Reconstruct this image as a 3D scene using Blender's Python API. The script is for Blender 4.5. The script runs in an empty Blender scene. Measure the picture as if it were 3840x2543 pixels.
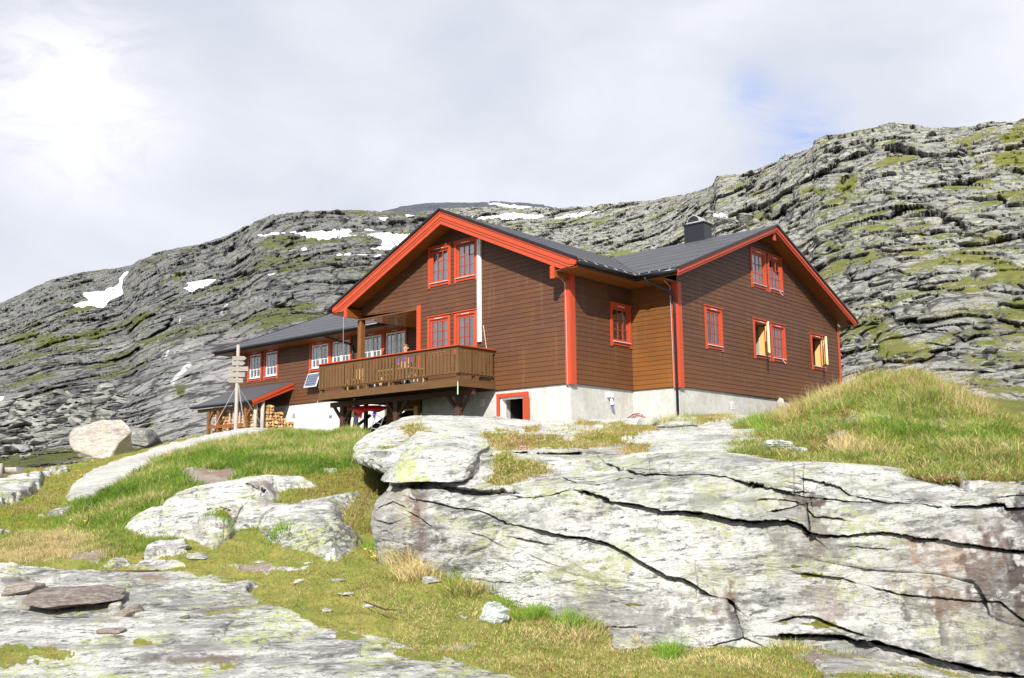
import bpy, math, random
import numpy as np
from mathutils import Vector
rng=np.random.default_rng(7); random.seed(7)
sc=bpy.context.scene; col=sc.collection
# ------------------------------------------------------------------ camera
W0,H0=3840.,2543.
F0,PITCH,YAW,ROLL=3631.19,.15039,-.72371,-.0095
CAM=np.array([18.1125,-23.1912,-3.0734])
cp,sp,cy,sy=math.cos(PITCH),math.sin(PITCH),math.cos(YAW),math.sin(YAW)
FW=np.array([sy*cp,cy*cp,sp]); r0=np.array([cy,-sy,0.]); u0=np.cross(r0,FW)
RT=math.cos(ROLL)*r0+math.sin(ROLL)*u0; UP=-math.sin(ROLL)*r0+math.cos(ROLL)*u0
D=3840/2368.
def at(x,y,t):
    """point seen at (x,y) of the 2368-wide photo, t metres along the view axis"""
    x=np.asarray(x,float)*D; y=np.asarray(y,float)*D; t=np.asarray(t,float)
    return CAM+t[...,None]*(FW+RT*((x-W0/2)/F0)[...,None]-UP*((y-H0/2)/F0)[...,None])
cam=bpy.data.cameras.new('camera'); cam.sensor_width=36; cam.lens=36*F0/W0; cam.clip_end=20000; cam.clip_start=.05
co=bpy.data.objects.new('camera',cam); col.objects.link(co)
from mathutils import Matrix
co.matrix_world=Matrix([[RT[0],UP[0],-FW[0],CAM[0]],[RT[1],UP[1],-FW[1],CAM[1]],[RT[2],UP[2],-FW[2],CAM[2]],[0,0,0,1]])
sc.camera=co
sc.view_settings.view_transform='Standard'; sc.view_settings.look='None'; sc.view_settings.exposure=.86; sc.view_settings.gamma=1
try:
    sc.cycles.max_bounces=6; sc.cycles.transparent_max_bounces=8; sc.cycles.diffuse_bounces=3; sc.cycles.glossy_bounces=3
except Exception: pass
# ------------------------------------------------------------------ light
SUN=np.array([.61,-1.,.82]); SUN/=np.linalg.norm(SUN)
l=bpy.data.lights.new('sun','SUN'); l.energy=4.7; l.angle=math.radians(.6); l.color=(1,.95,.87)
lo=bpy.data.objects.new('sun',l); col.objects.link(lo); lo.rotation_euler=Vector(SUN).to_track_quat('Z','Y').to_euler()
elev=math.asin(SUN[2]); az=math.atan2(SUN[0],SUN[1])
w=bpy.data.worlds.new('World'); sc.world=w; w.use_nodes=True
nt=w.node_tree; nt.nodes.clear()
class NG:
    """tiny node helper"""
    def __init__(s,nt): s.nt=nt
    def n(s,t,**k):
        o=s.nt.nodes.new(t)
        for a,b in k.items(): setattr(o,a,b)
        return o
    def set(s,sock,v):
        if hasattr(v,'is_output') or isinstance(v,bpy.types.NodeSocket): s.nt.links.new(v,sock)
        elif isinstance(v,tuple) and len(v)==3 and sock.type=='RGBA': sock.default_value=(*v,1)
        else: sock.default_value=v
    def pos(s): return s.n('ShaderNodeNewGeometry').outputs['Position']
    def attr(s,name):
        a=s.n('ShaderNodeAttribute'); a.attribute_name=name; return a
    def mapping(s,v,scale=(1,1,1),rot=(0,0,0),loc=(0,0,0)):
        m=s.n('ShaderNodeMapping'); s.set(m.inputs[0],v); m.inputs[1].default_value=loc; m.inputs[2].default_value=rot; m.inputs[3].default_value=scale; return m.outputs[0]
    def noise(s,v,scale=1,det=4,rough=.55,dist=0,lac=2.):
        m=s.n('ShaderNodeTexNoise'); s.set(m.inputs['Vector'],v); m.inputs['Scale'].default_value=scale; m.inputs['Detail'].default_value=det
        m.inputs['Roughness'].default_value=rough; m.inputs['Distortion'].default_value=dist; m.inputs['Lacunarity'].default_value=lac; return m.outputs[0]
    def vor(s,v,scale=1,feature='F1',out=0,rand=1):
        m=s.n('ShaderNodeTexVoronoi',feature=feature); s.set(m.inputs['Vector'],v); m.inputs['Scale'].default_value=scale; m.inputs['Randomness'].default_value=rand; return m.outputs[out]
    def ramp(s,f,stops,interp='LINEAR'):
        m=s.n('ShaderNodeValToRGB'); s.set(m.inputs[0],f); e=m.color_ramp.elements; m.color_ramp.interpolation=interp
        while len(e)<len(stops): e.new(.5)
        for i,(p,c) in enumerate(stops):
            e[i].position=p; e[i].color=(c,c,c,1) if not isinstance(c,tuple) else (*c,1)
        return m.outputs[0]
    def math(s,op,a,b=0.,c=None,clamp=False):
        m=s.n('ShaderNodeMath',operation=op); m.use_clamp=clamp; s.set(m.inputs[0],a); s.set(m.inputs[1],b)
        if c is not None: s.set(m.inputs[2],c)
        return m.outputs[0]
    def mix(s,f,a,b,mode='MIX'):
        m=s.n('ShaderNodeMix',data_type='RGBA',blend_type=mode); s.set(m.inputs[0],f); s.set(m.inputs[6],a); s.set(m.inputs[7],b); return m.outputs[2]
    def bump(s,h,dist=.02,strength=1.,normal=None):
        m=s.n('ShaderNodeBump'); m.inputs['Strength'].default_value=strength; m.inputs['Distance'].default_value=dist; s.set(m.inputs['Height'],h)
        if normal is not None: s.set(m.inputs['Normal'],normal)
        return m.outputs[0]
g=NG(nt)
sky=g.n('ShaderNodeTexSky',sky_type='NISHITA'); sky.sun_disc=False; sky.sun_elevation=elev; sky.sun_rotation=az; sky.altitude=1200; sky.air_density=1; sky.dust_density=1
tc=g.n('ShaderNodeTexCoord').outputs['Generated']
skyc=g.mix(1.,sky.outputs[0],(.115,.115,.115),'MULTIPLY')
# soft overcast deck with one thin place above the right-hand hill
cm=g.mapping(tc,scale=(1.,1.,2.2))
n1=g.noise(cm,1.6,5,.5,.3); n2=g.noise(cm,4.,5,.55,.4)
cl=g.ramp(g.math('ADD',g.math('MULTIPLY',n1,.7),g.math('MULTIPLY',n2,.3)),[(.40,(.42,.44,.51)),(.5,(.49,.505,.555)),(.60,(.58,.59,.62))])
def dirv(x,y):
    v=at(x,y,1.)-CAM; return v/np.linalg.norm(v)
def spot(x,y,r0_,r1_):
    d=g.n('ShaderNodeVectorMath',operation='DISTANCE'); nd=g.n('ShaderNodeVectorMath',operation='NORMALIZE'); nt.links.new(tc,nd.inputs[0]); nt.links.new(nd.outputs[0],d.inputs[0]); d.inputs[1].default_value=tuple(dirv(x,y))
    m=g.n('ShaderNodeMapRange',interpolation_type='SMOOTHSTEP'); nt.links.new(d.outputs['Value'],m.inputs[0]); m.inputs[1].default_value=r0_; m.inputs[2].default_value=r1_; m.inputs[3].default_value=1; m.inputs[4].default_value=0
    return m.outputs[0]
n3=g.noise(cm,9.,6,.65,.8)
hole=g.math('MULTIPLY',g.math('ADD',spot(1850,325,.0,.07),g.math('MULTIPLY',spot(1735,215,.0,.04),.75)),g.ramp(n3,[(.36,.0),(.56,1.)]),clamp=True)
bright=spot(150,230,.0,.15)
cl=g.mix(g.math('MULTIPLY',g.math('MULTIPLY',bright,g.ramp(n3,[(.35,.35),(.55,1.)])),.9),cl,(.80,.79,.78))
low=spot(0,560,.0,.42); cl=g.mix(g.math('MULTIPLY',low,.3),cl,(.50,.51,.55))
blue=g.mix(1.,(.16,.30,.80),(.90,.90,.90),'MULTIPLY')
blue=g.mix(.35,blue,skyc)
fin=g.mix(g.math('MULTIPLY',hole,.5),cl,blue)
fin=g.mix(.06,fin,skyc)
bg=g.n('ShaderNodeBackground'); nt.links.new(fin,bg.inputs[0]); bg.inputs[1].default_value=.90
out=g.n('ShaderNodeOutputWorld'); nt.links.new(bg.outputs[0],out.inputs[0])
# ------------------------------------------------------------------ materials
def mat(name,build,rough=.7,spec=.3,metal=0):
    m=bpy.data.materials.new(name); m.use_nodes=True; t=m.node_tree; b=t.nodes['Principled BSDF']
    b.inputs['Roughness'].default_value=rough; b.inputs['Specular IOR Level'].default_value=spec; b.inputs['Metallic'].default_value=metal
    gg=NG(t); c,nrm=build(gg,b)
    if c is not None: gg.set(b.inputs['Base Color'],c)
    if nrm is not None: gg.set(b.inputs['Normal'],nrm)
    return m
def plain(name,c,rough=.6,var=.12,scale=6.,**k):
    def f(g,b):
        p=g.pos(); n=g.noise(p,scale,4,.6)
        return g.mix(g.math('MULTIPLY',n,var*2),c,tuple(x*.45 for x in c)),None
    return mat(name,f,rough,**k)
def siding(name,c1,c2,warm):
    def f(g,b):
        p=g.pos(); s=g.n('ShaderNodeSeparateXYZ'); g.set(s.inputs[0],p)
        brd=g.math('FLOOR',g.math('DIVIDE',s.outputs[2],.15))
        wn=g.n('ShaderNodeTexWhiteNoise',noise_dimensions='1D'); g.set(wn.inputs['W'],brd)
        grain=g.noise(g.mapping(p,scale=(1.2,1.2,30)),1.,5,.6)
        blot=g.noise(g.mapping(p,scale=(1,1,1.6)),.9,4,.6,.4)
        c=g.mix(g.ramp(grain,[(.3,0.),(.7,1.)]),c1,c2)
        c=g.mix(g.math('MULTIPLY',wn.outputs[0],.30),c,tuple(x*.72 for x in c1))
        c=g.mix(g.ramp(blot,[(.45,0.),(.75,.55)]),c,warm)
        wz=g.math('MULTIPLY',g.ramp(g.math('MULTIPLY_ADD',s.outputs[2],.4,.1),[(.0,1.),(.75,0.)]),.6)
        c=g.mix(wz,c,warm)
        kn=g.vor(g.mapping(p,scale=(2.2,2.2,6.7)),1.3); c=g.mix(g.ramp(kn,[(.035,.75),(.06,0.)]),c,(.42,.27,.12))
        st=g.noise(g.mapping(p,scale=(5,5,.5)),1.,4,.6); c=g.mix(g.ramp(st,[(.56,0.),(.8,.35)]),c,(.20,.13,.075))
        return c,g.bump(grain,.004)
    return mat(name,f,.55,.35)
M={}
M['siding']=siding('brown_stained_siding',(.075,.032,.018),(.110,.046,.023),(.130,.051,.014))
M['siding2']=siding('orange_brown_siding',(.115,.043,.012),(.16,.060,.013),(.20,.073,.009))
def redf(g,b):
    p=g.pos(); n=g.noise(p,3,5,.65); k=g.vor(p,4.5)
    c=g.mix(g.ramp(n,[(.3,0.),(.75,.45)]),(.42,.060,.022),(.32,.042,.017)); c=g.mix(g.ramp(k,[(.03,.6),(.055,0.)]),c,(.65,.25,.13))
    return c,g.bump(g.noise(g.mapping(p,scale=(9,9,9)),3,3),.002)
M['red']=mat('red_paint',redf,.5,.35)
def rooff(g,b):
    p=g.pos(); n=g.noise(p,.8,5,.6); fgr=g.noise(p,60,2,.7)
    c=g.mix(g.ramp(n,[(.3,0.),(.7,1.)]),(.050,.052,.060),(.066,.068,.077)); c=g.mix(g.math('MULTIPLY',fgr,.5),c,(.05,.05,.056))
    s=g.n('ShaderNodeSeparateXYZ'); g.set(s.inputs[0],p)
    return c,g.bump(fgr,.004)
M['roof']=mat('roofing_felt',rooff,.62,.45)
M['seam']=plain('felt_seam',(.046,.048,.056),.6)
def concf(g,b):
    p=g.pos(); n=g.noise(p,1.1,6,.6,.6); n2=g.noise(p,9,5,.65); st=g.noise(g.mapping(p,scale=(3,3,.5)),1.,4,.6)
    c=g.mix(g.ramp(n,[(.32,0.),(.7,1.)]),(.38,.375,.35),(.50,.50,.48)); c=g.mix(g.ramp(n2,[(.38,.35),(.55,0.)]),c,(.27,.26,.23)); c=g.mix(g.ramp(g.noise(g.mapping(p,scale=(2.2,2.2,.35)),1.,6,.7),[(.50,0.),(.66,.4)]),c,(.30,.29,.255)); sz=g.n('ShaderNodeSeparateXYZ'); g.set(sz.inputs[0],p); c=g.mix(g.math('MULTIPLY',g.ramp(g.math('MULTIPLY_ADD',sz.outputs[2],.8,1.2),[(.05,.9),(.45,0.)]),g.ramp(n,[(.35,.2),(.65,.8)])),c,(.25,.24,.19)); c=g.mix(g.ramp(st,[(.5,0.),(.75,.35)]),c,(.60,.60,.57))
    return c,g.bump(n2,.006)
M['concrete']=mat('rendered_concrete',concf,.85,.2)
def blockf(g,b):
    p=g.pos(); s=g.n('ShaderNodeSeparateXYZ'); g.set(s.inputs[0],p); n=g.noise(p,3,5,.6)
    fr=g.math('FRACT',g.math('DIVIDE',s.outputs[2],.25)); ln=g.ramp(fr,[(.0,1.),(.06,0.),(.94,0.),(1.,1.)])
    c=g.mix(n,(.50,.50,.485),(.60,.60,.585)); return g.mix(g.math('MULTIPLY',ln,.35),c,(.38,.38,.36)),g.bump(g.math('SUBTRACT',n,ln),.004)
M['blocks']=mat('painted_block_wall',blockf,.85,.2)
def woodf(c1,c2,dirs=(1.5,1.5,25)):
    def f(g,b):
        p=g.pos(); n=g.noise(g.mapping(p,scale=dirs),1.,5,.65); n2=g.noise(p,4,3)
        c=g.mix(g.ramp(n,[(.3,0.),(.7,1.)]),c1,c2); return g.mix(g.math('MULTIPLY',n2,.5),c,tuple(x*.6 for x in c1)),g.bump(n,.003)
    return f
M['balc']=mat('balcony_timber',woodf((.105,.055,.022),(.165,.090,.036),(14,14,1.4)),.6,.3)
M['balch']=mat('balcony_beam_timber',woodf((.09,.046,.019),(.15,.078,.03)),.6,.3)
M['beam']=mat('dark_timber',woodf((.05,.026,.017),(.085,.042,.026)),.65,.3)
M['post']=mat('post_timber',woodf((.15,.065,.022),(.25,.115,.04),(14,14,1.2)),.6,.3)
M['soffit']=mat('soffit_boards',woodf((.20,.062,.010),(.27,.085,.014)),.4,.5)
M['ceil']=mat('varnished_ceiling',woodf((.46,.15,.022),(.58,.22,.04)),.22,.6)  # base colour raised to carry light bounced up from the ground
M['pine']=mat('bare_pine',woodf((.62,.38,.13),(.72,.48,.2),(12,12,2)),.6,.3)
M['palewood']=mat('pale_pine_edge',woodf((.70,.60,.36),(.78,.68,.45),(12,12,2)),.6,.3)
M['grey']=mat('weathered_grey_timber',woodf((.34,.30,.26),(.50,.47,.43),(20,20,1.3)),.8,.2)
M['greyh']=mat('weathered_grey_plank',woodf((.22,.195,.175),(.36,.34,.32),(2,2,25)),.8,.2)
M['white']=plain('white_paint',(.80,.80,.80),.5,.08)
M['sill']=plain('sill_metal',(.50,.48,.55),.35,.1)
M['black']=plain('black_coated_steel',(.011,.013,.018),.35,.1,spec=.5)
M['steel']=plain('galvanised_steel',(.55,.56,.58),.4,.1,metal=.6)
M['alu']=plain('aluminium',(.35,.35,.37),.4,.1,metal=.7)
M['curt']=mat('curtain_cloth',lambda g,b:(g.mix(g.noise(g.mapping(g.pos(),scale=(28,28,.6)),1.,2),(.85,.85,.88),(.60,.60,.68)),None),.9,.1)
M['dark']=plain('dark_room',(.022,.020,.020),.9,.2)
M['roomw']=plain('pale_room',(.25,.24,.24),.9,.1)
M['redtarp']=mat('red_tarpaulin',lambda g,b:(g.mix(g.noise(g.pos(),5,4),(.72,.018,.025),(.5,.01,.02)),g.bump(g.noise(g.pos(),4,5,.6),.06)),.45,.4)
M['purple']=plain('purple_cloth',(.16,.06,.62),.8)
M['dkcloth']=plain('dark_cloth',(.03,.03,.05),.8)
M['teal']=plain('teal_enamel',(.03,.16,.18),.4)
M['skin']=plain('skin',(.62,.33,.22),.5,.05)
M['hair']=plain('reddish_blond_hair',(.26,.11,.035),.7)
M['hose']=mat('dark_red_hose',lambda g,b:(g.mix(g.ramp(g.vor(g.pos(),30),[(.3,0.),(.5,1.)]),(.18,.02,.03),(.35,.25,.22)),None),.5,.4)
M['blue']=plain('blue_plastic',(.03,.08,.5),.4)
M['green']=plain('pale_green_cord',(.45,.75,.45),.6)
def glassf(name,tint,base=.20):
    m=bpy.data.materials.new(name); m.use_nodes=True; t=m.node_tree; t.nodes.clear(); g=NG(t)
    gl=g.n('ShaderNodeBsdfGlossy'); gl.inputs['Roughness'].default_value=.03; gl.inputs['Color'].default_value=(1,1,1,1)
    tr=g.n('ShaderNodeBsdfTransparent'); tr.inputs[0].default_value=(*tint,1)
    lw=g.n('ShaderNodeFresnel'); lw.inputs[0].default_value=1.6
    wob=g.noise(g.pos(),2.2,2); bp=g.bump(wob,.02,.35); t.links.new(bp,gl.inputs['Normal'])
    fac=g.math('MULTIPLY_ADD',lw.outputs[0],1.4,base,clamp=True)
    mx=g.n('ShaderNodeMixShader'); g.set(mx.inputs[0],fac); t.links.new(tr.outputs[0],mx.inputs[1]); t.links.new(gl.outputs[0],mx.inputs[2])
    o=g.n('ShaderNodeOutputMaterial'); t.links.new(mx.outputs[0],o.inputs[0]); return m
M['glass']=glassf('window_glass',(.9,.92,.95)); M['glassB']=glassf('dark_window_glass',(.9,.92,.95),.06)
def bagf():
    m=bpy.data.materials.new('clear_plastic_film'); m.use_nodes=True; t=m.node_tree; b=t.nodes['Principled BSDF']; g=NG(t)
    n=g.noise(g.pos(),9,4,.6); g.set(b.inputs['Base Color'],g.mix(g.ramp(n,[(.4,0.),(.6,1.)]),(.30,.36,.37),(.55,.60,.60))); b.inputs['Roughness'].default_value=.25
    g.set(b.inputs['Alpha'],g.ramp(n,[(.35,.25),(.6,.7)])); return m
M['bag']=bagf()
def solarf(g,b):
    u=g.n('ShaderNodeTexCoord').outputs['Object']; s=g.n('ShaderNodeSeparateXYZ'); g.set(s.inputs[0],u)
    def ln(o,k): return g.ramp(g.math('FRACT',g.math('MULTIPLY',o,k)),[(.0,1.),(.09,0.),(.92,0.),(1.,1.)])
    l=g.math('MAXIMUM',ln(s.outputs[0],9),ln(s.outputs[2],9)); return g.mix(l,(.035,.05,.11),(.35,.38,.45)),None
M['solar']=mat('solar_cells',solarf,.2,.6)
# ------------------------------------------------------------------ mesh helpers
class MB:
    def __init__(s): s.v=[]; s.f=[]; s.tone=None
    def add(s,vs,fs):
        n=len(s.v); s.v+= [tuple(map(float,p)) for p in vs]; s.f+= [tuple(n+i for i in f) for f in fs]; return s
    def ob(s,o,a,b,c):
        o,a,b,c=[np.array(x,float) for x in (o,a,b,c)]
        P=[o,o+a,o+a+b,o+b,o+c,o+a+c,o+a+b+c,o+b+c]
        fl=np.dot(np.cross(a,b),c)<0
        F=[(0,3,2,1),(4,5,6,7),(0,1,5,4),(1,2,6,5),(2,3,7,6),(3,0,4,7)]
        if fl: F=[f[::-1] for f in F]
        return s.add(P,F)
    def box(s,x0,x1,y0,y1,z0,z1): return s.ob((x0,y0,z0),(x1-x0,0,0),(0,y1-y0,0),(0,0,z1-z0))
    def bar(s,p,q,w,h,up=(0,0,1)):
        p,q=np.array(p,float),np.array(q,float); d=q-p; d/=np.linalg.norm(d); a=np.cross(d,up); a/=np.linalg.norm(a); b=np.cross(a,d)
        return s.ob(p-a*w/2-b*h/2,a*w,b*h,q-p)
    def tube(s,pts,r,n=8,cap=True):
        pts=[np.array(p,float) for p in pts]; rs=r if isinstance(r,(list,tuple)) else [r]*len(pts); base=len(s.v); ref=None
        for i,p in enumerate(pts):
            d=pts[min(i+1,len(pts)-1)]-pts[max(i-1,0)]; d/=np.linalg.norm(d)
            if ref is None: ref=np.cross(d,(0,0,1)) if abs(d[2])<.9 else np.cross(d,(1,0,0))
            a=ref-d*np.dot(ref,d); a/=np.linalg.norm(a); ref=a; b=np.cross(d,a)
            for k in range(n):
                t=2*math.pi*k/n; s.v.append(tuple(p+rs[i]*(a*math.cos(t)+b*math.sin(t))))
        for i in range(len(pts)-1):
            for k in range(n):
                s.f.append((base+i*n+k,base+i*n+(k+1)%n,base+(i+1)*n+(k+1)%n,base+(i+1)*n+k))
        if cap: s.f.append(tuple(base+k for k in range(n))[::-1]); s.f.append(tuple(base+(len(pts)-1)*n+k for k in range(n)))
        return s
    def prism(s,poly,ext):
        """polygon (list of 3d) extruded by ext"""
        n=len(poly); P=[np.array(p,float) for p in poly]; e=np.array(ext,float)
        return s.add(P+[p+e for p in P],[tuple(range(n))[::-1],tuple(range(n,2*n))]+[(i,(i+1)%n,n+(i+1)%n,n+i) for i in range(n)])
    def quad(s,*p): return s.add(p,[tuple(range(len(p)))])
def rootloc(o):
    L=np.zeros(3)
    while o is not None: L+=np.array(o.location); o=o.parent
    return L
def ob_from(name,v,f,m,parent=None,smooth=False,loc=None):
    v=np.asarray(v,np.float64)
    L=rootloc(parent) if parent is not None else np.zeros(3)
    if loc is not None: L=L+np.array(loc)-(rootloc(parent) if parent is not None else 0)
    me=bpy.data.meshes.new(name); me.from_pydata([tuple(p) for p in (v-L)],[],f); me.materials.append(m); me.validate()
    if smooth: me.shade_smooth()
    o=bpy.data.objects.new(name,me); col.objects.link(o)
    if loc is not None: o.location=tuple(np.array(loc)-(rootloc(parent) if parent is not None else 0))
    if parent is not None: o.parent=parent
    return o
def part(name,mb,m,parent,smooth=False,label=None):
    o=ob_from(name,mb.v,mb.f,m if not isinstance(m,str) else M[m],parent,smooth)
    if label: o['label']=label
    return o
def tag(o,label=None,cat=None,group=None,kind=None):
    if label: o['label']=label
    if cat: o['category']=cat
    if group: o['group']=group
    if kind: o['kind']=kind
    return o
def empty(name,loc,label,cat,group=None,rz=0):
    o=bpy.data.objects.new(name,None); col.objects.link(o); o.location=tuple(map(float,loc)); o.rotation_euler=(0,0,rz); o.empty_display_size=.2
    return tag(o,label,cat,group)
def single(name,mb,m,loc,label,cat,group=None,smooth=False):
    o=ob_from(name,mb.v,mb.f,m if not isinstance(m,str) else M[m],None,smooth,loc=loc); return tag(o,label,cat,group)
# ================================================================== HOUSE
cabin=empty('mountain_cabin',(-5,4,-1.2),'large two-winged wooden mountain cabin with red trim and dark felt roof on a concrete base','house')
E1=1.79; D1=3.32; YB=15.9; RY=9.35; XL=-23.0; YW=2.87
X_=np.array((1.,0,0)); Y_=np.array((0,1.,0)); Z_=np.array((0,0,1.))
def siding_wall(O,U,N,z0,z1,iv,holes=(),m='siding',name='wall'):
    O,U,N=[np.array(a,float) for a in (O,U,N)]; mb=MB(); z=z0
    flip=np.dot(np.cross(U,Z_),N)<0
    def q(*p): mb.add(p if not flip else p[::-1],[tuple(range(len(p)))])
    while z<z1-1e-4:
        zt=min(z+.15,z1); a0,b0=iv(z); a1,b1=iv(zt)
        if b0-a0<.05: break
        zm=(z+zt)/2; segs=[(a0,b0,a1,b1)]
        for h in holes:
            if h[2]<zm<h[3]:
                ns=[]
                for s in segs:
                    if h[0]>=max(s[1],s[3]) or h[1]<=min(s[0],s[2]): ns.append(s); continue
                    if h[0]>s[0]: ns.append((s[0],h[0],s[2],h[0]))
                    if h[1]<s[1]: ns.append((h[1],s[1],h[1],s[3]))
                segs=ns
        for s in segs:
            P=lambda u,zz,n: O+U*u+Z_*zz+N*n
            j=random.uniform(-.0015,.0015)
            q(P(s[0],z+.012,.024+j),P(s[1],z+.012,.024+j),P(s[3],zt,.014+j),P(s[2],zt,.014+j))
            q(P(s[0],z,0.002),P(s[1],z,.002),P(s[1],z+.012,.024+j),P(s[0],z+.012,.024+j))
        z=zt
    return part(name,mb,m,cabin)
class Fr:
    def __init__(s,O,U,N): s.O,s.U,s.N=[np.array(a,float) for a in (O,U,N)]
    def box(s,mb,u0,u1,z0,z1,n0,n1): return mb.ob(s.O+s.U*u0+Z_*z0+s.N*n0,s.U*(u1-u0),Z_*(z1-z0),s.N*(n1-n0))
    def P(s,u,z,n): return s.O+s.U*u+Z_*z+s.N*n
FA=Fr((0,0,0),X_,-Y_); FS=Fr((0,0,0),Y_,X_); FR=Fr((0,D1,0),X_,-Y_); FB=Fr((E1,0,0),Y_,X_); FWg=Fr((0,YW,0),X_,-Y_)
def window(fr,u0,u1,z0,z1,sashes=1,grid=(3,3),sc_='red',curtain=.5,opened=None,inner='pine',label=None,hook=False,header=True):
    c=.105; mb=MB()
    fr.box(mb,u0,u0+c,z0-.05,z1,.02,.052); fr.box(mb,u1-c,u1,z0-.05,z1,.02,.052)
    fr.box(mb,u0+c+.001,u1-c-.001,z1-c,z1-.002,.02,.050); fr.box(mb,u0+c+.001,u1-c-.001,z0,z0+.085,.02,.048)
    fr.box(mb,u0-.03,u1+.03,z1+.001,z1+.035,.0,.085)
    a,b,p,q=u0+c,u1-c,z0+.13,z1-c
    k=.035
    fr.box(mb,a,a+k,p,q,-.10,.018); fr.box(mb,b-k,b,p,q,-.10,.018); fr.box(mb,a+k,b-k,q-k,q,-.10,.017); fr.box(mb,a+k,b-k,p-.05,p,-.10,.017)
    w_=part('window',mb,'red',cabin,label=label)
    s=MB(); fr.box(s,a-.01,b+.01,p-.035,p-.012,.016,.095); part('sill',s,'sill',w_)
    vn=MB(); um=(a+b)/2; fr.box(vn,um-.19,um+.19,q+.025,q+.04,.052,.062); part('vent_slot',vn,'white',w_)
    if hook:
        hb=MB(); hb.bar(fr.P(u0+.75,p-.03,.07),fr.P(u0+.92,p-.17,.11),.02,.015); part('stay_hook',hb,'white',w_)
    a+=k;b-=k;q-=k
    sw=(b-a)/sashes
    for i in range(sashes):
        A,B=a+i*sw,a+(i+1)*sw; f2=fr
        if sashes>1 and i>0:
            pass
        if opened:
            th=math.radians(opened); hp=fr.P(B,0,.02); c_,s_=math.cos(th),math.sin(th)
            U2=fr.U*c_-fr.N*s_; N2=fr.U*s_+fr.N*c_   # leaf swings outward about its right edge
            f2=Fr(hp-U2*B,U2,N2)
        o=0.0; d=.012 if sashes>1 else .0
        sb=MB(); wd=.05
        f2.box(sb,A+d,A+d+wd,p,q,-.04,o+.006); f2.box(sb,B-d-wd,B-d,p,q,-.04,o+.006); f2.box(sb,A+d+wd,B-d-wd,q-wd,q,-.04,o+.005); f2.box(sb,A+d+wd,B-d-wd,p,p+wd+.02,-.04,o+.005)
        sash=part('sash',sb,sc_ if not opened else 'palewood',w_)
        ib=MB(); f2.box(ib,A+d+.006,A+d+wd+.014,p+.03,q-.03,-.075,-.041); f2.box(ib,B-d-wd-.014,B-d-.006,p+.03,q-.03,-.075,-.041); f2.box(ib,A+d+wd+.015,B-d-wd-.015,p+.03,p+.075,-.074,-.041)
        ga,gb,gp,gq=A+d+wd,B-d-wd,p+wd+.02,q-wd
        mbm=MB()
        for j in range(1,grid[0]):
            x=ga+(gb-ga)*j/grid[0]; f2.box(mbm,x-.010,x+.010,gp,gq,-.012,o+.004); f2.box(ib,x-.011,x+.011,gp,gq,-.05,-.03)
        for j in range(1,grid[1]):
            z=gp+(gq-gp)*j/grid[1]; f2.box(mbm,ga,gb,z-.009,z+.009,-.011,o+.003)
        part('glazing_bars',mbm,sc_,w_)
        if inner: part('inner_frame',ib,inner,w_)
        gl=MB(); gl.add([f2.P(ga,gp,-.02),f2.P(gb,gp,-.02),f2.P(gb,gq,-.02),f2.P(ga,gq,-.02)],[(0,1,2,3)]); part('glass',gl,'glass' if fr in (FA,FWg) else 'glassB',w_)
    if opened:
        jb=MB(); fr.box(jb,b-.02,b,p-.02,q,-.32,-.101); fr.box(jb,a-.034,a,p-.02,q,-.32,-.101); fr.box(jb,a+.001,b-.021,p-.05,p-.021,-.32,-.101); part('jamb',jb,'pine',w_)
    rb=MB()
    A,B,P0,Q=a-.03,b+.03,p-.03,q+.03; dn=-.9
    pts=lambda n:[fr.P(A,P0,n),fr.P(B,P0,n),fr.P(B,Q,n),fr.P(A,Q,n)]
    rb.add(pts(-.1)+pts(dn),[(4,5,6,7),(0,1,5,4),(1,2,6,5),(2,3,7,6),(3,0,4,7)]); part('room_behind',rb,'roomw' if opened==31 else 'dark',w_)
    if curtain>0:
        cb=MB(); n=26
        spans=[(A,A+(B-A)*curtain/2),(B-(B-A)*curtain/2,B)] if curtain<1 else [(A,B)]
        for s0,s1 in spans:
            vs=[];fs=[]
            for j in range(n+1):
                u=s0+(s1-s0)*j/n; nn=-.13+.02*math.sin(u*70)+.012*math.sin(u*31)
                vs+= [fr.P(u,P0,nn),fr.P(u,Q,nn)]
            for j in range(n): fs.append((2*j,2*j+2,2*j+3,2*j+1))
            cb.add(vs,fs)
        part('curtain',cb,'curt',w_)
    return w_
holesA=[(-6.17,-5.27,1.5,2.68),(-4.87,-4.0,1.5,2.68),(-6.17,-5.24,3.97,5.16),(-4.87,-3.97,3.97,5.16)]
RX=-4.98; AZ=6.33; SA=.456
def ivA(z):
    zr=AZ-.42; h=(zr-z)/SA
    lo=-9.95 if z>=3.17 else -6.65
    return (max(lo,RX-h),min(0,RX+h))
siding_wall((0,0,0),X_,-Y_,0,5.88,ivA,holesA)
siding_wall((0,0,0),Y_,X_,0,3.45,lambda z:(0,D1),[(2.19,3.15,1.5,2.68)])
siding_wall((0,D1,0),X_,-Y_,0,3.45,lambda z:(0,E1),(),'siding2')
SB=.393; RZ=6.37
def ivB(z):
    h=(RZ-.25-z)/SB; return (max(D1,RY-h),min(YB,RY+h))
holesB=[(5.1,6.04,1.53,2.74),(8.48,9.5,1.53,2.72),(9.83,10.8,1.53,2.72),(13.25,14.3,1.53,2.68),(8.5,9.5,4.15,5.34),(9.85,10.83,4.15,5.34)]
siding_wall((E1,0,0),Y_,X_,0,6.10,ivB,holesB)
holesW=[(-21.62,-20.68,2.05,3.22),(-20.30,-19.38,2.05,3.22),(-16.85,-14.05,2.12,3.2),(-13.35,-10.55,2.12,3.2)]
siding_wall((0,YW,0),X_,-Y_,.64,3.36,lambda z:(XL,-6.65),holesW)
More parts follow.
